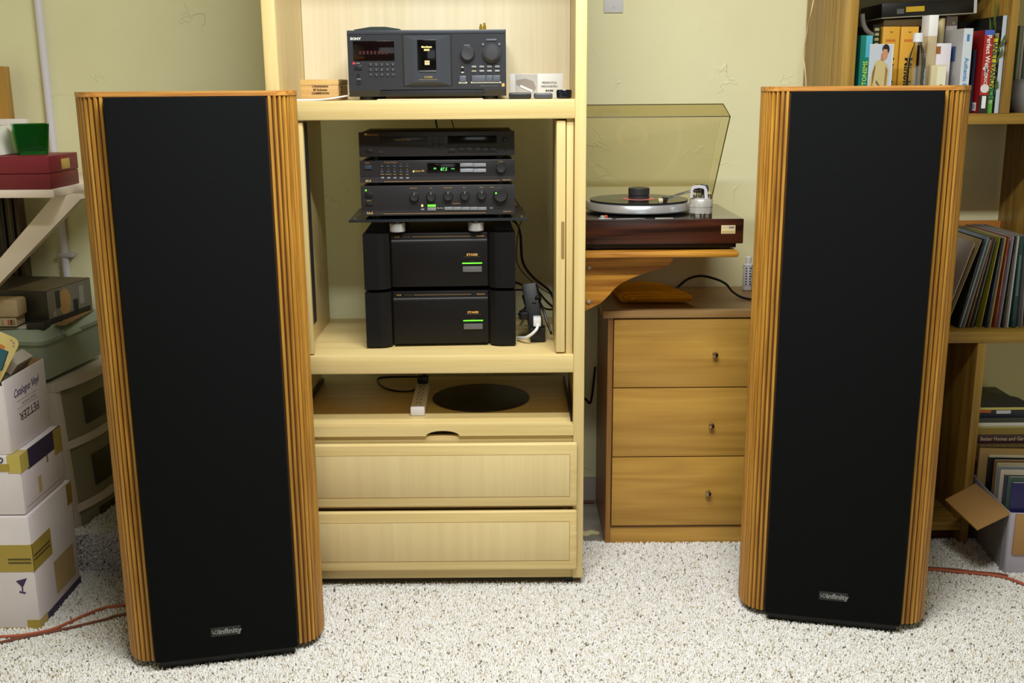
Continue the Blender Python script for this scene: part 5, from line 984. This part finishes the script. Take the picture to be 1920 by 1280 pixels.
# ---------------------------------------------------------------- records leaning on the middle shelf
GL = 'records leaning on the middle bookcase shelf'
zb = S2 + .001
LPS = [(1828, 456, 1795, 540, .003, (206, 186, 176), 'pinkish white spine record, farthest left of the leaning row'), (1841, 450, 1791, 572, .002, (196, 170, 120), 'tan edged record, second in the leaning row'),
       (1847, 449, 1797, 617, .004, (26, 22, 20), 'black spined record beside the pale blue one'), (1855, 446, 1801, 617, .0048, (148, 168, 186), 'pale blue spine record in the leaning row'), (1859, 450, 1808, 616, .0026, (186, 176, 158), 'cream edged record right of the pale blue one'),
       (1863, 448, 1816, 616, .005, (112, 74, 44), 'brown mottled record in the leaning row'), (1868, 447, 1824, 616, .0036, (92, 92, 90), 'dark grey record between brown and olive ones'), (1876, 446, 1839, 617, .0034, (160, 150, 36), 'olive yellow spine record in the leaning row'),
       (1882, 447, 1851, 617, .005, (30, 36, 66), 'navy spined record right of the olive one'), (1887, 445, 1857, 617, .003, (202, 184, 128), 'cream spine record left of the red-brown one'), (1894, 444, 1867, 617, .0055, (158, 70, 34), 'red-brown spine record in the leaning row'),
       (1902, 443, 1874, 617, .0028, (180, 172, 190), 'pale lilac spine record in the leaning row'), (1907, 443, 1881, 617, .0046, (46, 36, 26), 'dark brown record left of the white one'), (1912, 443, 1890, 617, .0048, (214, 214, 206), 'white spine record in the leaning row'),
       (1921, 443, 1904, 617, .013, (20, 70, 76), 'thick dark teal box set among the records'), (1929, 443, 1917, 617, .004, (150, 150, 150), 'grey spine record at the right picture edge')]
prev = None
for (u, v, u2, v2, th, c, l_) in LPS:
    T, Bt = at(u, v, 3.25), at(u2, v2, 3.25); d = (T - Bt).normalized(); an = math.atan2(d.x, d.z); xb_ = T.x + d.x / d.z * (zb + .002 - T.z)
    t = thing('record', l_, 'record', (xb_, 3.25, zb + (th * math.sin(an) if an > 0 else 0)), group=GL, ry=an); hh = (T.z - zb) / math.cos(an)
    cc = M(tuple(int(k * .88) for k in c), .45, vary=.25); pb('sleeve', cc, t, (-th, 0, 0), (0, .31, hh), .0006, local=True)
    pb('spine_print', M(tuple(min(255, int(k * .55 + 70)) for k in c), .5), t, (-th * .75, -.0005, hh * .35), (-th * .25, .001, hh * .8), local=True)
    pb('sleeve_mouth', M((150, 140, 124), .7), t, (-th * .8, .004, hh - .0004), (-th * .2, .306, hh + .0004), local=True)
a, b_ = at(1800, 421, 3.54), at(1876, 421, 3.54); solo('orange_folder', B((a.x, 3.57, zb), (min(b_.x + .02, 1.643), 3.585, at(1840, 414, 3.57).z), .001), M((204, 130, 50), .6), 'orange folder showing above the leaning records', 'folder')

# ---------------------------------------------------------------- bottom shelf
zf = .0785
GM = 'stack of magazines on the bottom bookcase shelf'
def zy(y): return at(1880, y, 3.318).z
x0 = xd + .004
def mag(name, label, ya, yb, col, dx=0.0, Y=3.318, d=.27, cat='magazine', w=.215): return solo(name, B((x0 + dx, Y, zy(yb) + .0004), (x0 + dx + w, Y + d, zy(ya) - .0004), .001), M(col, .5), label, cat, GM, smooth=False)
zq = .0015; k = 0; cols = [(120, 100, 60), (70, 60, 70), (150, 140, 120), (90, 50, 40)]
zt0 = zy(831); n = 5
for i in range(n): solo('magazine', B((x0 + .002 * (i % 2), 3.32, zq + (zt0 - zq) * i / n + .0004), (x0 + .21, 3.59, zq + (zt0 - zq) * (i + 1) / n - .0004), .001), M(cols[i % 4], .5), ('brown', 'dull purple', 'pale', 'rust brown', 'tan')[i] + ' magazine low in the stack behind the record box', 'magazine', GM, smooth=False)
mg = thing('magazine', 'purple-brown garden magazine with a titled spine in the stack', 'magazine', (x0 + .1, 3.4, zt0), group=GM)
pb('magazine_body', M((70, 40, 54), .4), mg, (x0, 3.318, zt0 + .0004), (x0 + .22, 3.59, zy(815) - .0004), .001); text('Better Homes and Gardens', (at(1838, 822, 3.3172).x, 3.3172, (zt0 + zy(815)) / 2 + .001), .0125, M((206, 190, 160), .5), mg, align='LEFT', sx=.86, bold=.0002)
mag('magazine', 'olive and brown patterned magazine above the titled one', 803, 815, (150, 128, 66)); mag('magazine', 'cream magazine below the white papers in the stack', 799, 803, (186, 176, 110)); mag('paper_pile', 'white papers slipped into the magazine stack', 792, 799, (222, 218, 216), cat='paper', dx=.003); mag('magazine', 'dark grey magazine with a glint in the stack', 783, 792, (66, 70, 64))
nb = thing('navy_album', 'navy album with orange and white tabs under the navy binder', 'album', (x0 + .1, 3.4, zy(783)), group=GM); pb('album_body', M((24, 28, 58), .4), nb, (x0, 3.318, zy(783) + .0004), (x0 + .22, 3.59, zy(768) - .0004), .001)
pa, pc_ = at(1838, 772, 3.318).x, at(1858, 772, 3.318).x; pb('orange_tab', M((196, 96, 30), .5), nb, (x0, 3.3172, zy(773)), (pc_, 3.319, zy(768.6))); pb('white_tab', M((206, 206, 222), .5), nb, (at(1868, 772, 3.318).x, 3.3168, zy(775)), (at(1895, 772, 3.318).x, 3.319, zy(769)))
bd_ = thing('navy_binder', 'large dark navy binder lying aslant on top of the magazine stack', 'binder', (x0, 3.318, zy(768)), R(0)); zt1 = zy(763.5)
pg = [(x0, 3.318), (x0 + .225, 3.318), (x0 + .215, 3.42), (x0 + .060, 3.595), (x0, 3.595)]
obj('page_edges', prism(bmesh.new(), [(x, y) for x, y in pg], 'z', zy(768), zt1), M((206, 196, 110), .6), bd_); obj('cover', prism(bmesh.new(), [(x, y) for x, y in pg], 'z', zt1 + .0002, zt1 + .004), M((18, 22, 48), .42, bump=.3, bscale=500), bd_)
# narrow bay left of the lower divider
for (u, v, ya, c, l_, Y) in ((1755, 1774, 838, (190, 178, 50), 'yellow and black spined book behind the right speaker', 3.27), (1778, 1783, 846, (150, 70, 66), 'thin rose-red book leaning in the narrow lower bay', 3.26)):
    t, w_, h_ = book('book', l_, u, v, ya, Y, c, zb=zf + .0005, group='books in the narrow lower bay', lean=R(.4) if u > 1770 else 0)
    if u < 1770:
        for z in (.25, .45, .7): pb('black_band', M((30, 28, 24), .5), t, (0, -.0005, h_ * z), (w_, .001, h_ * (z + .08)), local=True)
solo('brown_case', B((1.345, 3.46, zf + .0005), (xc - .003, 3.585, .27), .002), wood('case', (96, 54, 26), (66, 34, 14), 'z'), 'dark brown wooden case in the narrow lower bay', 'case')

# record box on the carpet
c0 = atz(1880, 1078, .0); hz = at(1897, 961, 2.985).z
rbx = thing('record_box', 'grey open cardboard box of records with a brown flap folded out', 'box', (1.483, 2.98, .0015), R(-4.2)); RX = .36; RY = .325
GR = M((150, 148, 156), .6, bump=.1, bscale=60); BR_ = M((166, 126, 74), .75)
pb('box_floor', GR, rbx, (0, 0, 0), (RX, RY, .005), local=True)
pb('left_wall', GR, rbx, (0, 0, .005), (.005, RY, hz), .001, local=True); pb('right_wall', GR, rbx, (RX - .005, 0, .005), (RX, RY, hz), .001, local=True); pb('back_wall', GR, rbx, (.005, RY - .005, .005), (RX - .005, RY, hz), .001, local=True); pb('front_wall', M((176, 170, 186), .6), rbx, (.005, 0, .005), (RX - .005, .005, hz), .001, local=True)
pb('front_flap', BR_, rbx, (.018, -.006, hz - .132), (RX - .01, -.0005, hz - .002), .001, local=True)
for k in range(15): pb('wall_rib', M((138, 136, 146), .6), rbx, (-.0016, .03 + 0 * k, .02 + k * .011), (.0002, RY - .012, .0245 + k * .011), local=True)
q = [Matrix.Rotation(R(4.2), 3, 'Z') @ (at(x, y, Y) - Vector((1.483, 2.98, .0015))) for x, y, Y in ((1897, 961, 2.985), (1832, 992, 2.90), (1772, 936, 3.08), (1829, 906, 3.185))]
bm = bmesh.new(); A = [bm.verts.new(p) for p in q]; n_ = (q[1] - q[0]).cross(q[3] - q[0]).normalized() * .004; B2 = [bm.verts.new(p + n_) for p in q]
for k in range(4): bm.faces.new((A[k], A[(k + 1) % 4], B2[(k + 1) % 4], B2[k]))
bm.faces.new(A[::-1]); bm.faces.new(B2); obj('side_flap', bm, BR_, rbx, local=True)
GX = 'records standing in the cardboard box'
for i, (u, v, c, l_) in enumerate(((1893, 905, (34, 32, 84), 'navy record sleeve at the front of the cardboard box'), (1886, 894, (70, 92, 86), 'dull green sleeve second from the front of the box'), (1880, 890, (60, 66, 74), 'slate sleeve in plastic in the cardboard box'), (1877, 881, (200, 186, 166), 'cream sleeve with a red edge in the box'), (1872, 874, (120, 130, 136), 'blue-grey sleeve in the middle of the box'), (1870, 868, (176, 160, 132), 'tan sleeve behind the blue-grey one in the box'), (1865, 862, (120, 90, 56), 'brown sleeve behind the tan one in the box'), (1853, 857, (22, 20, 20), 'black sleeve set wide to the left in the box'), (1855, 853, (206, 192, 160), 'cream sleeve behind the black one in the box'))):
    zt = .0075 + .292; p = atz(u, v, zt); y_ = max(2.995 + i * .0, p.y); y_ = 3.005 + i * .031; p = at(u, v, y_); p.x = max(p.x, 1.4925 + (y_ - 2.98) * math.tan(R(4.2))); hh = min(p.z, .33) - .0075
    t = thing('record', l_, 'record', (p.x, y_, .0075), R(-4.2), group=GX); pb('sleeve', M(c, .35, vary=.12), t, (0, 0, 0), (.285, .004, hh), .0006, local=True); pb('sleeve_mouth', M((206, 196, 176), .7), t, (.004, .001, hh - .0004), (.281, .003, hh + .0006), local=True)
p = at(1836, 836, 3.19); t = thing('brown_wrapper', 'brown paper sleeve behind the records, tallest in the cardboard box', 'sleeve', (max(p.x, 1.516), 3.284, .0075), R(-4.2)); p = at(1836, 836, 3.284); p.x = t.location.x; pb('paper', M((170, 138, 84), .75), t, (p.x - t.location.x, 0, 0), (p.x - t.location.x + .285, .008, p.z - .0075), .001, local=True); pb('clear_top', clear('clear_film', (245, 245, 245), gloss=.2), t, (p.x - t.location.x, -.001, p.z - .013), (p.x - t.location.x + .285, .0085, p.z - .0068), local=True)

texts_to_mesh()
